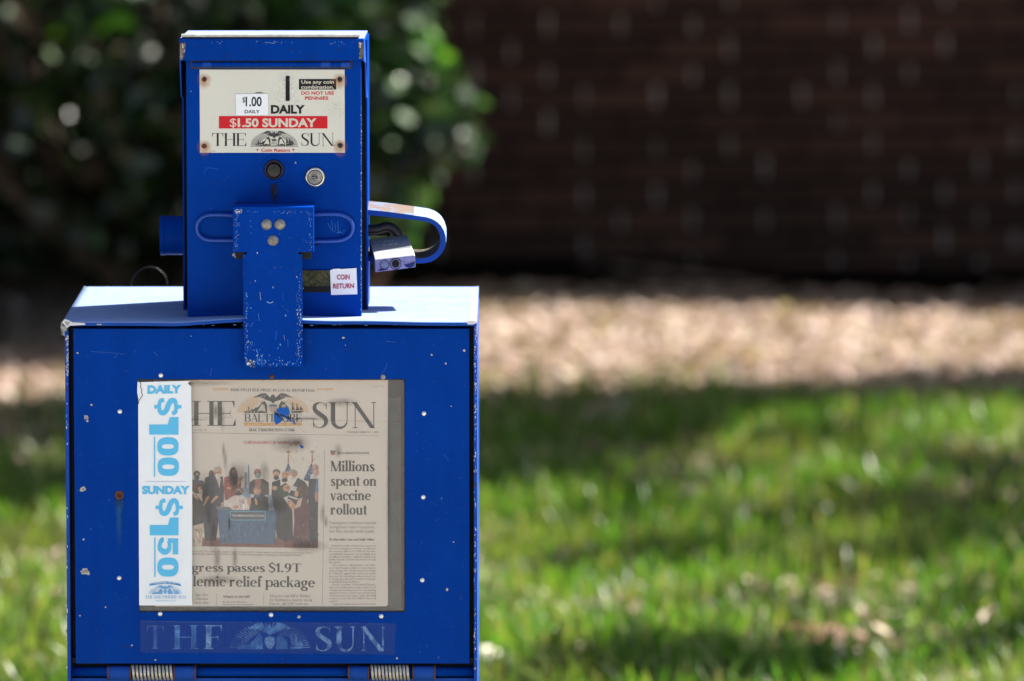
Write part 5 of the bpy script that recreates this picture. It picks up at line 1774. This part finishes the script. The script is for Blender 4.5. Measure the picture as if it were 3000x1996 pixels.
for x, y in ((754, 741), (800, 842), (837, 925), (821, 1010), (748, 824), (735, 903)):
    p.poly(blob(x, y, random.uniform(2, 4), 9, .5, .8, 1.3), srgb(90, 140, 200) if y > 760 else srgb(190, 190, 195), 1)
for i in range(12):
    x, y = random.uniform(725, 875), random.uniform(850, 1060)
    p.line([(x, y), (x + random.uniform(-4, 4), y + random.uniform(6, 26))], random.uniform(.6, 1.3), random.choice(LB), 1)
p.line([(782, 884), (788, 888), (796, 887), (800, 884)], 1.6, srgb(150, 185, 220), 1)
p.line([(752, 1022), (756, 1040), (752, 1060)], 2, srgb(60, 125, 205), 1)
p.build('chipped_paint', flap)

# coin return opening
bm = bmesh.new()
a, b = at(884, 797, Yc - .0008), at(968, 857, Yc - .0008)
box(bm, a.x, b.x, Yc - .0008, Yc - .0001, b.z, a.z)
cup = mk('coin_return_opening', bm, M['black'], nbox)
bm = bmesh.new()
zc = (a.z + b.z) / 2 + .003
bmv = []
for i in range(9):
    th_ = R(20 + 110 * i / 8)
    bmv.append([bm.verts.new((x, Yc - .0012 - .0018 * math.sin(th_), zc - .008 + .020 * (i / 8))) for x in (a.x + .001, b.x - .001)])
for i in range(8): bm.faces.new((bmv[i][0], bmv[i][1], bmv[i + 1][1], bmv[i + 1][0]))
mk('return_cup', bm, M['cup'], cup, smooth=True)
# COIN RETURN sticker
def c2(x, y): return (440 + x / 2.562, 440 + y / 2.562)
p = Print(Yc - .0006 - .0008)
p.poly([c2(1350, 905), c2(1372, 893), c2(1420, 890), c2(1432, 894), c2(1548, 886), c2(1555, 1082), c2(1358, 1088)], (1, 1, 1), 0)
st2 = p.build('coin_return_sticker', cover, M['sticker'], 'white sticker reading COIN RETURN in dark red')
sm = st2.modifiers.new('solid', 'SOLIDIFY'); sm.thickness = 0.0005; sm.offset = 1
p = Print(Yc - .0020)
DR = srgb(170, 20, 75)
p.sans('COIN', c2(1402, 0)[0], c2(1497, 0)[0], c2(0, 972)[1], 36 / 2.562, DR, .022, 1, skew=-.01)
p.sans('RETURN', c2(1373, 0)[0], c2(1530, 0)[0], c2(0, 1040)[1], 36 / 2.562, DR, .022, 1, skew=-.02)
p.build('printed_lettering', st2)

# knob tube on the left of the head
bm = bmesh.new()
ky = 0.185
ka, kb = at(468, 640, ky), at(534, 640, ky)
kz = (at(500, 632, ky).z + at(500, 748, ky).z) / 2
kr = (at(500, 632, ky).z - at(500, 748, ky).z) / 2
lathe(bm, (s0.x + .001, ky, kz), (-1, 0, 0), [(kr * .98, 0), (kr * .98, (s0.x - ka.x) * .82), (kr, (s0.x - ka.x) * .84), (kr, s0.x - ka.x), (kr * .86, s0.x - ka.x), (kr * .86, .003), (0, .003)], 36)
knob = mk('side_tube', bm, M['blue'], nbox, smooth=False, bevel=0.0005)

# iron hoop for the padlock on the right
hp_o = [(130, 285), (300, 300), (480, 320), (670, 345), (850, 370), (1050, 400), (1130, 425), (1200, 462), (1262, 520), (1310, 600), (1340, 700), (1343, 790), (1310, 900), (1260, 975), (1190, 1040), (1100, 1090), (1020, 1104), (940, 1109), (860, 1107), (700, 1100), (500, 1090), (130, 1075)]
hp_i = [(130, 365), (300, 383), (480, 405), (670, 425), (850, 445), (1030, 470), (1095, 487), (1150, 518), (1195, 565), (1230, 630), (1253, 715), (1255, 790), (1232, 870), (1195, 930), (1140, 975), (1075, 1010), (1005, 1026), (935, 1031), (860, 1029), (700, 1020), (500, 1010), (130, 995)]
def c4(x, y): return (1050 + x / 5.227, 560 + y / 5.227)
Yl, Wd = 0.15, 0.052
bm = bmesh.new()
lift = math.tan(R(7)) * Wd
fo = [at(*c4(x, y), Yl) for x, y in hp_o]
fi = [at(*c4(x, y), Yl) for x, y in hp_i]
V4 = []
for o_, i_ in zip(fo, fi):
    V4.append([bm.verts.new(o_), bm.verts.new(o_ + Vector((0, Wd, lift))), bm.verts.new(i_ + Vector((0, Wd, lift))), bm.verts.new(i_)])
for k in range(len(V4) - 1):
    A_, B_ = V4[k], V4[k + 1]
    for q in range(4):
        f = bm.faces.new((A_[q], B_[q], B_[(q + 1) % 4], A_[(q + 1) % 4]))
        f.material_index = 1 if q == 0 and k < 4 else (2 if q == 2 and k > 8 else 0)
        if q == 0 and k >= 4 and k < 11: f.material_index = 3
        f.smooth = False
bm.faces.new(V4[0]); bm.faces.new(V4[-1][::-1])
g = N('hoop_top_rust_and_paint')
pp = g.pos()
cc = g.mix(g.ramp(g.noise(26, 5, .7, pp, 1.0), [(0.40, 0.0), (0.50, 1.0)]), (0.10, 0.17, 0.33), (0.13, 0.092, 0.073))
g.set(Base_Color=cc, Roughness=.55); g.bump(g.noise(90, 4, .6, pp), .4, .001)
M['hooptop'] = g.m
M['hoopin'] = simple('hoop_inside_worn', (0.085, 0.07, 0.055), .6, .3, .4, 80, .4)
hoop = mk('padlock_hoop', bm, [M['rustbar'], M['hooptop'], M['hoopin'], M['blue_top']], nbox, bevel=0.0006)

# ------------------------------------------------------------------ the newspaper in the window
news = thing('newspaper', (at(850, 1777, .010).x, .012, at(850, 1777, .012).z), 'folded newspaper with a group photograph standing behind the hazy window of the blue box', 'newspaper')
Yn = 0.0085
def cn(x, y): return (540 + x / 2.177, 1100 + y / 2.177)
bm = bmesh.new()
a, b = at(450, 1104, Yn), at(1136, 1776, Yn)
for k in range(5):
    e = k * .0009
    a2, b2 = at(450 + k, 1104, Yn), at(1136 - (0 if k == 0 else -1.2 + .6 * k), 1777 - k * .8, Yn)
    # bottom right corner cut, curling
    prism(bm, [(a2.x, b2.z), (b2.x - .002, b2.z), (b2.x, b2.z + .002), (b2.x + .0006, a2.z), (a2.x, a2.z)], Yn + k * .0016, Yn + k * .0016 + .0008)
pages = mk('folded_pages', bm, M['news'], news)
SK = None
p = Print(Yn - .0001)
K = srgb(38, 36, 38)
K2 = srgb(70, 66, 66)
OR = srgb(205, 150, 75)
RD = srgb(170, 60, 65)
def nx(x): return 540 + x / 2.177
def ny(y): return 1100 + y / 2.177
p.serif('2020 PULITZER PRIZE IN LOCAL REPORTING', nx(294), nx(831), ny(101), 17 / 2.177, K2, .2, .09, .05, 1, .10, skew=.008)
for s_, xa, xb in ((1, 180, 282), (1, 845, 950)):
    for dy, c in ((83, 0), (89, 1), (95, 2)): p.rect(nx(xa), ny(dy), nx(xb), ny(dy + 2.4), OR if c < 2 else srgb(215, 180, 130), 1)
p.serif('HE', nx(50), nx(331), ny(322), 158 / 2.177, K, .15, .03, .07, 1, gap=.0)
p.serif('SUN', nx(812), nx(1226), ny(337), 166 / 2.177, K, .16, .03, .07, 1, gap=.02)
emblem(p, nx(566), ny(240), 470 / 2.177, 128 / 2.177, K, OR, 1, full=True, rayw=1.8, paper=srgb(190, 178, 166))
p.serif('BALTIMORE', nx(384), nx(750), ny(296), 50 / 2.177, K, .15, .045, .06, 4, gap=.02)
p.rect(nx(380), ny(302), nx(749), ny(322), OR, 1)
p.sans('LIGHT FOR ALL', nx(410), nx(720), ny(319), 14 / 2.177, srgb(225, 195, 150), 0, 2)
p.serif('BALTIMORESUN.COM', nx(414), nx(703), ny(357), 18 / 2.177, K2, .22, .12, .06, 1, .06)
p.sans('ear No. 70', nx(64), nx(140), ny(354), 11 / 2.177, K2, .0, 1)
p.sans('THURSDAY, MARCH 11, 2021', nx(1035), nx(1237), ny(368), 12 / 2.177, K2, .01, 1)
p.line([(nx(50), ny(366)), (nx(1237), ny(385))], .8, K2, 1)
p.serif('CORONAVIRUS IN MARYLAND', nx(378), nx(738), ny(438), 19 / 2.177, RD, .2, .11, .05, 1, .06)
p.line([(nx(895), ny(478)), (nx(880), ny(1470))], .8, K2, 1)
# column: investigates
p.poly([(nx(a_), ny(b_)) for a_, b_ in ((931, 479), (964, 479), (962, 500), (947, 511), (932, 500))], srgb(150, 90, 75), 1)
p.rect(nx(933), ny(480), nx(962), ny(489), srgb(80, 105, 130), 2)
p.serif('SUN INVESTIGATES', nx(978), nx(1177), ny(503), 14 / 2.177, K, .24, .13, .04, 1, .05)
for s_, xa, xb, yb_ in (('Millions', 933, 1214, 612), ('spent on', 933, 1226, 705), ('vaccine', 931, 1190, 797), ('rollout', 931, 1166, 888)):
    p.serif(s_, nx(xa), nx(xb), ny(yb_), 66 / 2.177, K, .19, .07, .05, 1, .02)
for s_, xa, xb, yb_ in (('Emergency contracts meant', 926, 1225, 949), ('to improve state’s response,', 926, 1215, 976), ('but few details made public', 926, 1213, 1003)):
    p.serif(s_, nx(xa), nx(xb), ny(yb_), 19 / 2.177, K2, .10, .05, .03, 1, .06)
p.serif('By Meredith Cohn and Hallie Miller', nx(926), nx(1213), ny(1054), 14 / 2.177, K, .2, .09, .04, 1, .05)
body = ['  Maryland health officials have signed at', 'least two emergency contracts to improve', 'the state’s rollout of COVID-19 vaccine,', 'committing taxpayers to spending tens', 'of millions of dollars while providing few', 'public details of how the money would', 'be spent.', '  The contracts, obtained by The Balti-', 'more Sun through a public records request,', 'show acting state Health Secretary Dennis', 'R. Schrader signed the contracts earlier', 'this year for consulting services from Ernst', '& Young and call center services from Digi-', 'tal Mobile Innovations.', '  Charles Gischlar, a Maryland Depart-', 'ment of Health spokesman, said Ernst &', 'Young is providing forensic accounting', 'support to cross-check our official data', 'and inventory tracking, while the DMI', 'contract is for the 855-MDGOVax call', 'center.', '  Taxpayer groups and researchers often', 'criticize this use of state emergency']
for i, s_ in enumerate(body):
    xb = 1222 if len(s_) > 25 else 924 + len(s_) * 8.3
    xa = 940 if s_.startswith(' ') else 924
    p.serif(s_.strip(), nx(xa), nx(xb), ny(1092 + i * 17.7), 11.5 / 2.177, K2, .11, .06, .0, 1, .08)
# photograph
PB = srgb(186, 176, 168)
def q(x, y): return (560 + x / 5.058, 1310 + y / 5.058)
def inside(x, y, P_):
    r_, j = False, len(P_) - 1
    for i in range(len(P_)):
        if (P_[i][1] > y) != (P_[j][1] > y) and x < (P_[j][0] - P_[i][0]) * (y - P_[i][1]) / (P_[j][1] - P_[i][1]) + P_[i][0]: r_ = not r_
        j = i
    return r_
def Q(pts, c, l):
    p.poly([q(*t) for t in pts], c, l)
    xs_, ys_ = [t[0] for t in pts], [t[1] for t in pts]
    area = (max(xs_) - min(xs_)) * (max(ys_) - min(ys_))
    for i in range(min(90, int(area / 1500))):        # folds, highlights and tone of the picture
        x, y = random.uniform(min(xs_), max(xs_)), random.uniform(min(ys_), max(ys_))
        w_, h_ = random.uniform(6, 16), random.uniform(14, 60)
        if all(inside(x + dx, y + dy, pts) for dx, dy in ((0, 0), (w_, 0), (-w_, 0), (0, h_ * .8), (0, -h_ * .8))):
            k_ = random.choice((.62, .8, 1.25, 1.5))
            p.ell(*q(x, y), w_ / 5.058, h_ / 5.058, tuple(min(1, v * k_ + (.006 if k_ > 1 else 0)) for v in c), l + .5, 8, random.uniform(-.5, .5))
def E(x, y, rx, ry, c, l, n=12):
    p.ell(*q(x, y), rx / 5.058, ry / 5.058, c, l, n)
    if rx > 18:
        p.ell(*q(x + rx * .3, y + ry * .1), rx * .5 / 5.058, ry * .75 / 5.058, tuple(v * .78 for v in c), l + .2, n)
        p.ell(*q(x - rx * .3, y - ry * .3), rx * .36 / 5.058, ry * .36 / 5.058, tuple(min(1, v * 1.2) for v in c), l + .3, n)
        if c == SK and ry > 40: p.line([q(x - rx * .6, y - ry * .12), q(x + rx * .6, y - ry * .12)], 1.6, srgb(70, 50, 45), l + .4)
NV, NV2, BR, MR, SK, SK2 = srgb(38, 42, 58), srgb(50, 54, 68), srgb(78, 62, 60), srgb(88, 50, 58), srgb(196, 146, 118), srgb(160, 110, 88)
Q([(20, 1370), (1880, 1360), (1875, 1500), (20, 1470)], srgb(120, 70, 68), 2)
Q([(20, 1340), (1880, 1330), (1880, 1362), (20, 1372)], srgb(165, 120, 110), 2)
Q([(845, 262), (858, 262), (872, 640), (832, 640)], srgb(110, 125, 155), 2)
Q([(795, 370), (830, 380), (825, 640), (780, 700)], srgb(150, 140, 145), 2)
Q([(760, 600), (900, 610), (880, 780), (760, 760)], srgb(130, 150, 180), 2)
Q([(1120, 700), (1230, 720), (1230, 940), (1130, 940)], srgb(140, 150, 170), 2)
for pts in ([(1440, 225), (1385, 365), (1485, 355)], [(1790, 225), (1735, 330), (1665, 490), (1745, 510), (1805, 350)]):
    Q(pts, srgb(52, 82, 120), 2)
for x, y in ((1430, 290), (1450, 330), (1415, 340), (1760, 320), (1740, 400), (1710, 450), (1775, 360)): E(x, y, 7, 7, srgb(190, 195, 205), 3, 6)
for x in (1440, 1795): Q([(x - 14, 225), (x + 14, 225), (x + 4, 60), (x - 4, 60)], srgb(165, 130, 90), 2); E(x, 70, 34, 18, srgb(170, 145, 110), 2)
E(85, 400, 50, 50, srgb(40, 34, 36), 2); E(88, 420, 28, 34, SK2, 3); E(85, 455, 38, 40, srgb(34, 46, 50), 4)
Q([(20, 480), (190, 500), (190, 640), (20, 640)], srgb(70, 66, 84), 2)
E(300, 400, 40, 60, srgb(60, 62, 66), 2)
Q([(330, 400), (470, 440), (488, 640), (480, 850), (430, 880), (370, 1380), (205, 1390), (180, 1100), (165, 720), (205, 460)], NV, 3)
Q([(340, 400), (440, 470), (418, 615), (395, 520)], srgb(200, 180, 160), 4)
E(395, 345, 64, 62, srgb(178, 165, 150), 4); E(400, 380, 54, 52, SK, 5); E(400, 430, 42, 34, srgb(215, 205, 195), 6); E(350, 385, 14, 22, SK2, 6)
E(465, 850, 22, 34, SK, 5)
Q([(490, 455), (560, 430), (740, 460), (735, 640), (640, 760), (500, 790), (485, 600)], srgb(140, 52, 52), 3)
Q([(690, 470), (780, 430), (770, 470), (720, 540), (690, 590)], SK, 4)
E(625, 440, 66, 145, srgb(66, 42, 38), 4); E(640, 385, 38, 58, SK2, 5); E(560, 610, 34, 18, SK, 5)
Q([(870, 520), (930, 480), (1060, 470), (1150, 525), (1155, 700), (1060, 720), (850, 690)], srgb(62, 50, 54), 3)
Q([(940, 480), (1040, 480), (1030, 580), (950, 590)], srgb(150, 90, 80), 4)
E(985, 380, 56, 56, srgb(120, 84, 66), 4); E(985, 385, 46, 30, srgb(30, 28, 30), 5, 8); E(985, 362, 48, 26, srgb(140, 98, 78), 6); E(990, 425, 46, 42, srgb(130, 132, 134), 6)
# right group
Q([(1200, 520), (1320, 480), (1330, 700), (1500, 940), (1510, 1380), (1400, 1400), (1270, 1350), (1240, 960), (1190, 700)], srgb(44, 44, 52), 3)
E(1265, 375, 58, 48, srgb(95, 82, 76), 4); E(1260, 405, 46, 44, SK, 5); E(1262, 455, 42, 36, srgb(40, 44, 52), 6); E(1240, 610, 40, 34, SK, 6)
Q([(1290, 600), (1400, 530), (1450, 580), (1440, 720), (1330, 770), (1300, 720)], srgb(36, 62, 50), 5)
E(1395, 420, 54, 62, srgb(176, 140, 100), 4); E(1395, 440, 36, 36, SK, 5); E(1385, 490, 46, 32, srgb(40, 40, 46), 6)
Q([(1520, 560), (1580, 455), (1690, 520), (1760, 640), (1700, 900), (1520, 900), (1450, 700)], NV, 5)
E(1505, 390, 78, 62, srgb(160, 145, 135), 6); E(1490, 430, 62, 52, SK, 7); E(1475, 460, 44, 42, srgb(218, 210, 200), 8)
E(1415, 610, 58, 52, SK, 7)
Q([(1480, 570), (1570, 590), (1560, 660), (1470, 640)], srgb(190, 185, 185), 7)
Q([(1440, 680), (1560, 740), (1550, 800), (1430, 770)], srgb(45, 46, 62), 7)
Q([(1440, 715), (1590, 760), (1580, 790), (1440, 740)], srgb(190, 180, 178), 8)
Q([(1745, 470), (1885, 470), (1875, 1410), (1750, 1400), (1730, 700)], srgb(36, 38, 50), 4)
Q([(1860, 470), (1885, 470), (1880, 700), (1850, 760), (1830, 700)], srgb(75, 110, 150), 5)
E(1840, 310, 52, 56, srgb(178, 140, 125), 5); E(1850, 380, 50, 50, srgb(196, 150, 140), 6); E(1820, 430, 60, 34, srgb(190, 190, 195), 5)
E(1858, 740, 24, 80, srgb(190, 120, 110), 6)
Q([(1560, 780), (1690, 740), (1760, 900), (1750, 1150), (1770, 1480), (1500, 1490), (1530, 1100), (1520, 900)], MR, 8)
Q([(1590, 770), (1650, 745), (1620, 880), (1530, 920)], srgb(190, 165, 150), 9)
E(1650, 655, 98, 92, srgb(78, 54, 44), 9); E(1560, 690, 30, 50, SK, 10)
Q([(1420, 790), (1500, 800), (1560, 880), (1500, 930), (1450, 880)], SK, 9)
# woman at left edge
Q([(22, 700), (60, 690), (110, 740), (180, 850), (180, 1130), (25, 1165)], srgb(44, 40, 46), 6)
Q([(22, 1150), (180, 1130), (160, 1475), (22, 1465)], srgb(196, 176, 160), 5)
E(85, 610, 72, 82, srgb(86, 54, 44), 6); E(125, 630, 28, 44, SK, 7); E(145, 655, 22, 30, srgb(205, 196, 180), 8); Q([(30, 690), (90, 700), (110, 790), (40, 740)], SK, 7)
Q([(180, 860), (215, 760), (250, 720), (270, 740), (230, 820), (190, 880)], SK, 8)
Q([(290, 820), (330, 760), (370, 720), (410, 735), (350, 790), (310, 835)], SK, 8)
Q([(255, 780), (300, 820), (260, 900), (180, 900)], NV2, 7)
# seated pair
Q([(560, 760), (640, 720), (780, 730), (860, 790), (845, 935), (600, 930), (550, 880)], srgb(205, 190, 186), 8)
E(705, 655, 70, 66, srgb(120, 98, 84), 9); E(705, 665, 42, 50, SK, 10); E(700, 690, 48, 24, srgb(40, 46, 66), 11); E(700, 655, 40, 10, srgb(60, 48, 44), 11)
Q([(890, 750), (960, 740), (1060, 700), (1140, 750), (1150, 940), (860, 935)], srgb(34, 36, 44), 8)
E(980, 640, 62, 60, srgb(150, 110, 95), 9); E(975, 665, 50, 46, SK, 10); E(970, 725, 46, 26, srgb(70, 90, 120), 11)
Q([(830, 740), (870, 760), (890, 820), (870, 900), (840, 830)], SK, 11); Q([(940, 750), (975, 780), (985, 860), (950, 850)], SK, 11); E(665, 890, 40, 28, SK, 11)
# desk
Q([(390, 930), (1275, 940), (1245, 1438), (430, 1425)], srgb(66, 96, 130), 12)
Q([(1245, 960), (1275, 945), (1245, 1438), (1232, 1438)], srgb(50, 76, 108), 13)
Q([(360, 880), (560, 890), (620, 930), (390, 935)], srgb(110, 100, 120), 11)
p.frame(*q(575, 950), *q(1102, 1088), 2.4, srgb(105, 165, 195), 14)
p.rect(q(587, 0)[0], q(0, 962)[1], q(1090, 0)[0], q(0, 1076)[1], srgb(84, 88, 98), 13)
p.sans('THE AMERICAN RESCUE PLAN', q(598, 0)[0], q(1080, 0)[0], q(0, 1028)[1], 26 / 5.058, srgb(215, 218, 222), .015, 15, skew=.006)
# caption and headline
p.sans('ss of Calif., Senate Majority Leader Chuck Schumer of N.Y., both seated, and Maryland Rep. Steny Hoyer, left of', nx(50), nx(818), ny(1127), 11 / 2.177, K2, 0, 1, skew=.015)
p.sans('elebrate after signing the $1.9 trillion COVID-19 relief bill Wednesday in Washington. ALEX BRANDON/AP', nx(50), nx(745), ny(1143), 11 / 2.177, K2, .005, 1, skew=.015)
p.serif('gress passes $1.9T', nx(48), nx(748), ny(1252), 56 / 2.177, K, .185, .07, .05, 1, .02, skew=.006)
p.serif('lemic relief package', nx(55), nx(833), ny(1345), 66 / 2.177, K, .18, .065, .05, 1, .02, skew=.01)
for s_, xa, xb, yb_, cp in (('sign this', 68, 150, 1407, 16), ('stimulus', 70, 152, 1432, 16), ('soon after', 66, 158, 1457, 16), ('Massive aid bill a ‘lifeline’', 545, 808, 1415, 18), ('for Baltimore, mayor says;', 543, 813, 1441, 18), ('Harris, all GOP vote no', 543, 790, 1466, 18)):
    p.serif(s_, nx(xa), nx(xb), ny(yb_), cp / 2.177, K2, .11, .06, .03, 1, .06)
p.sans('What’s in the bill?', nx(246), nx(418), ny(1419), 16 / 2.177, K, .02, 1)
p.sans('Up to $1,400 direct', nx(268), nx(398), ny(1450), 10 / 2.177, K2, .0, 1); p.ell(nx(253), ny(1446), 2, 2, K, 1, 8)
p.sans('payments for most Americans', nx(246), nx(438), ny(1466), 9 / 2.177, K2, .0, 1)
for x in (206, 506): p.line([(nx(x), ny(1392)), (nx(x), ny(1470))], .7, K2, 1)
p.build('front_page_print', pages)

# marks on the pane (outside)
p = Print(Yp - .0002)
bl = srgb(10, 85, 170)
def q2(x, y): return (700 + x / 8.71, 1110 + y / 8.71)
p.poly([q2(*t) for t in ((985, 755), (1080, 750), (1140, 745), (1240, 725), (1260, 800), (1300, 840), (1290, 890), (1260, 930), (1180, 940), (1080, 900), (960, 850))], bl, 1)
p.poly([q2(*t) for t in ((920, 860), (1000, 880), (1120, 960), (1060, 1010), (1110, 1060), (1050, 1120), (990, 1150), (960, 1195), (920, 1120), (890, 1020), (895, 920))], bl, 1)
p.poly([q2(*t) for t in ((1080, 900), (1200, 960), (1330, 1060), (1400, 1090), (1465, 1165), (1420, 1170), (1360, 1100), (1220, 1030), (1100, 960))], bl, 1)
p.line([q2(900, 860), q2(1000, 900), q2(1130, 940), q2(1260, 985), q2(1330, 1000)], 3.2, (.01, .01, .012), 3)
p.line([q2(930, 880), q2(1010, 960), q2(1090, 1020), q2(1140, 1060)], 4.0, (.01, .01, .012), 3)
p.line([q2(1030, 960), q2(1140, 1050)], 1.4, srgb(110, 90, 60), 4)
p.poly(blob(885, 1310, 6, 10, .5), bl, 1); p.poly(blob(880, 1306, 3.5, 8, .5), bl, 2)
p.build('blue_paint_splash', pane, None)['kind'] = 'stuff'
p = Print(Yp - .0003)
DK = (.02, .018, .018)
for i in range(130):
    x, y = random.gauss(850, 75), random.gauss(1290, 65)
    if 600 < x < 1130 and 1125 < y < 1500: p.poly(blob(x, y, random.uniform(.5, 2.2), 7, .6, 1.3, .8), DK, 1)
for i in range(40):
    x, y = random.uniform(570, 1130), random.uniform(1120, 1780)
    p.poly(blob(x, y, random.uniform(.4, 1.2), 6, .6), DK, 1)
for pts, w in (([(905, 1170), (950, 1190)], 1.2), ([(830, 1238), (890, 1225), (960, 1232)], 2.4), ([(560, 1224), (700, 1224)], 1.0), ([(840, 1226), (925, 1228)], 3), ([(960, 1232), (1172, 1236)], 1.3), ([(872, 1250), (895, 1268)], 1.3), ([(848, 1335), (862, 1352)], 1.0), ([(644, 1356), (644, 1366)], 1.6), ([(884, 1338), (888, 1350)], 1.0), ([(672, 1520), (672, 1552)], 4), ([(673, 1566), (675, 1586)], 3), ([(642, 1553), (668, 1600)], .8), ([(1090, 1135), (1115, 1130), (1128, 1137)], 1.0), ([(615, 1590), (618, 1608), (622, 1622)], 2), ([(615, 1608), (606, 1592)], 1.2)):
    p.line(pts, w, DK if w != .8 else srgb(190, 185, 180), 1)
p.build('scratches', pane, M['faded'])
for x, y, rx, ry in ((652, 1225, 8, 46), (632, 1208, 7, 30), (655, 1320, 5, 28), (660, 1350, 7, 34), (632, 1206, 6, 20), (685, 1395, 12, 40), (775, 1385, 16, 36), (625, 1560, 14, 62), (612, 1510, 10, 40), (636, 1640, 12, 50), (688, 1640, 9, 46), (770, 1110, 10, 8), (945, 1505, 8, 32), (955, 1530, 7, 20), (560, 1230, 60, 4), (900, 1228, 60, 5), (672, 1536, 5, 30), (1138, 1450, 6, 300), (850, 1300, 60, 30), (780, 1790, 300, 10), (870, 1300, 20, 14), (700, 1400, 40, 50), (600, 1450, 30, 70), (800, 1480, 50, 30), (900, 1600, 60, 20), (640, 1700, 60, 16), (1000, 1180, 50, 14), (990, 1320, 12, 22), (560, 1124, 130, 8)):
    stain('grime_smear', pane, Yp - .00035 - random.random() * .0001, x, y, rx * 1.15, ry * 1.1, M['scuffstain'])

# ------------------------------------------------------------------ padlock
pl = thing('padlock', at(*c4(520, 1000), 0.15), 'silver steel padlock with a lavender end hanging inside the iron hoop on the right', 'padlock')
PF = [c4(250, 1055), c4(870, 985), c4(875, 1170), c4(255, 1248)]
Y1 = 0.120
e0, e1, e2, e3 = [at(x, y, Y1) for x, y in PF]
def back(pt, Yy): return at(pt[0], pt[1], Yy)
f0, f1 = at(*c4(220, 930), Y1 + .010), at(*c4(820, 865), Y1 + .010)
g0, g1 = at(*c4(160, 740), Y1 + .046), at(*c4(750, 670), Y1 + .046)
k0, k1 = g0 + Vector((0.001, .006, -.022)), g1 + Vector((0.001, .006, -.022))
bm = bmesh.new()
LV = [bm.verts.new(v) for v in (e0, f0, g0, k0, e3)]
RV = [bm.verts.new(v) for v in (e1, f1, g1, k1, e2)]
bm.faces.new(LV[::-1]); bm.faces.new(RV)
for i in range(5):
    f = bm.faces.new((LV[i], LV[(i + 1) % 5], RV[(i + 1) % 5], RV[i]))
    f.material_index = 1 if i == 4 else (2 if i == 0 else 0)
body_o = mk('lock_body', bm, [M['lockbody'], M['lockend'], simple('padlock_bevel_highlight', (.6, .6, .62), .5, .2, .05)], pl, bevel=0.0010)  # pale bevel colour stands in for its sun highlight
p = Print(Y1 - .0012)
def ring(x, y, r, w, c, l): 
    x, y = c4(x, y); r = r / 5.227
    p.line([(x + r * math.cos(k * .314), y + r * math.sin(k * .314)) for k in range(21)], w / 5.227, c, l)
def disc(x, y, r, c, l): 
    x, y = c4(x, y); p.ell(x, y, r / 5.227, r / 5.227, c, l, 18)
ring(400, 1130, 68, 10, srgb(30, 30, 50), 1); ring(570, 1113, 84, 12, srgb(30, 30, 50), 1)
disc(570, 1113, 60, srgb(30, 25, 30), 2); disc(400, 1138, 36, srgb(120, 135, 165), 2)
p.poly([c4(*t) for t in ((530, 1075), (600, 1060), (620, 1100), (590, 1150), (545, 1165), (520, 1120))], srgb(14, 12, 14), 3)
p.poly([c4(*t) for t in ((700, 1125), (760, 1120), (865, 1075), (868, 1150), (780, 1178), (735, 1170))], srgb(25, 40, 95), 1)
p.poly([c4(*t) for t in ((285, 1220), (350, 1185), (480, 1200), (350, 1225))], srgb(25, 40, 95), 1)
p.build('keyway', body_o)
bm = bmesh.new()
Ysh = Y1 + .05
sh_ = [(130, 590), (230, 590), (330, 575), (420, 545), (500, 560), (560, 600), (600, 650), (630, 720), (650, 780)]
tube(bm, [at(*c4(x, y), Ysh) for x, y in [t[:2] for t in smooth_path([(a, b, 0) for a, b in sh_], 4)]], .0062, 12)
tube(bm, [at(*c4(x, y), Ysh + .012) for x, y in ((120, 640), (240, 640), (330, 650), (420, 640), (480, 680))], .0040, 10)
mk('shackle', bm, M['dark'], pl, smooth=True)
p = Print(0)   # worn, unreadable stamped marks on the body, laid in the sloping upper face
def onface(u, v, lift=.0004):
    a_ = f0.lerp(f1, u); b_ = g0.lerp(g1, u)
    return a_.lerp(b_, v)
vv, ff = [], []
nrm = (f1 - f0).cross(g0 - f0).normalized()
if nrm.z < 0: nrm = -nrm
for line_, (u0, u1, v0, v1) in (('- - - -', (.36, .60, .50, 1.0)), ('-- --- --', (.30, .68, .22, .72))):
    P_ = sans_polys(line_, .01)
    xs = [t[0] for qq in P_ for t in qq]; mx_ = max(xs)
    for qq in P_:
        b0_ = len(vv)
        for x, y in qq: vv.append(tuple(onface(u0 + (u1 - u0) * x / mx_, v0 + (v1 - v0) * y / .75) + nrm * .0008 - wloc(body_o)))
        ff.append(list(range(b0_, b0_ + len(qq))))
me = bpy.data.meshes.new('stamped_marks'); me.from_pydata(vv, [], ff)
mk('stamped_marks', me, simple('stamp_pale', (0.62, .63, .64), .5, .5, .1), body_o, origin=wloc(body_o))
#@@END
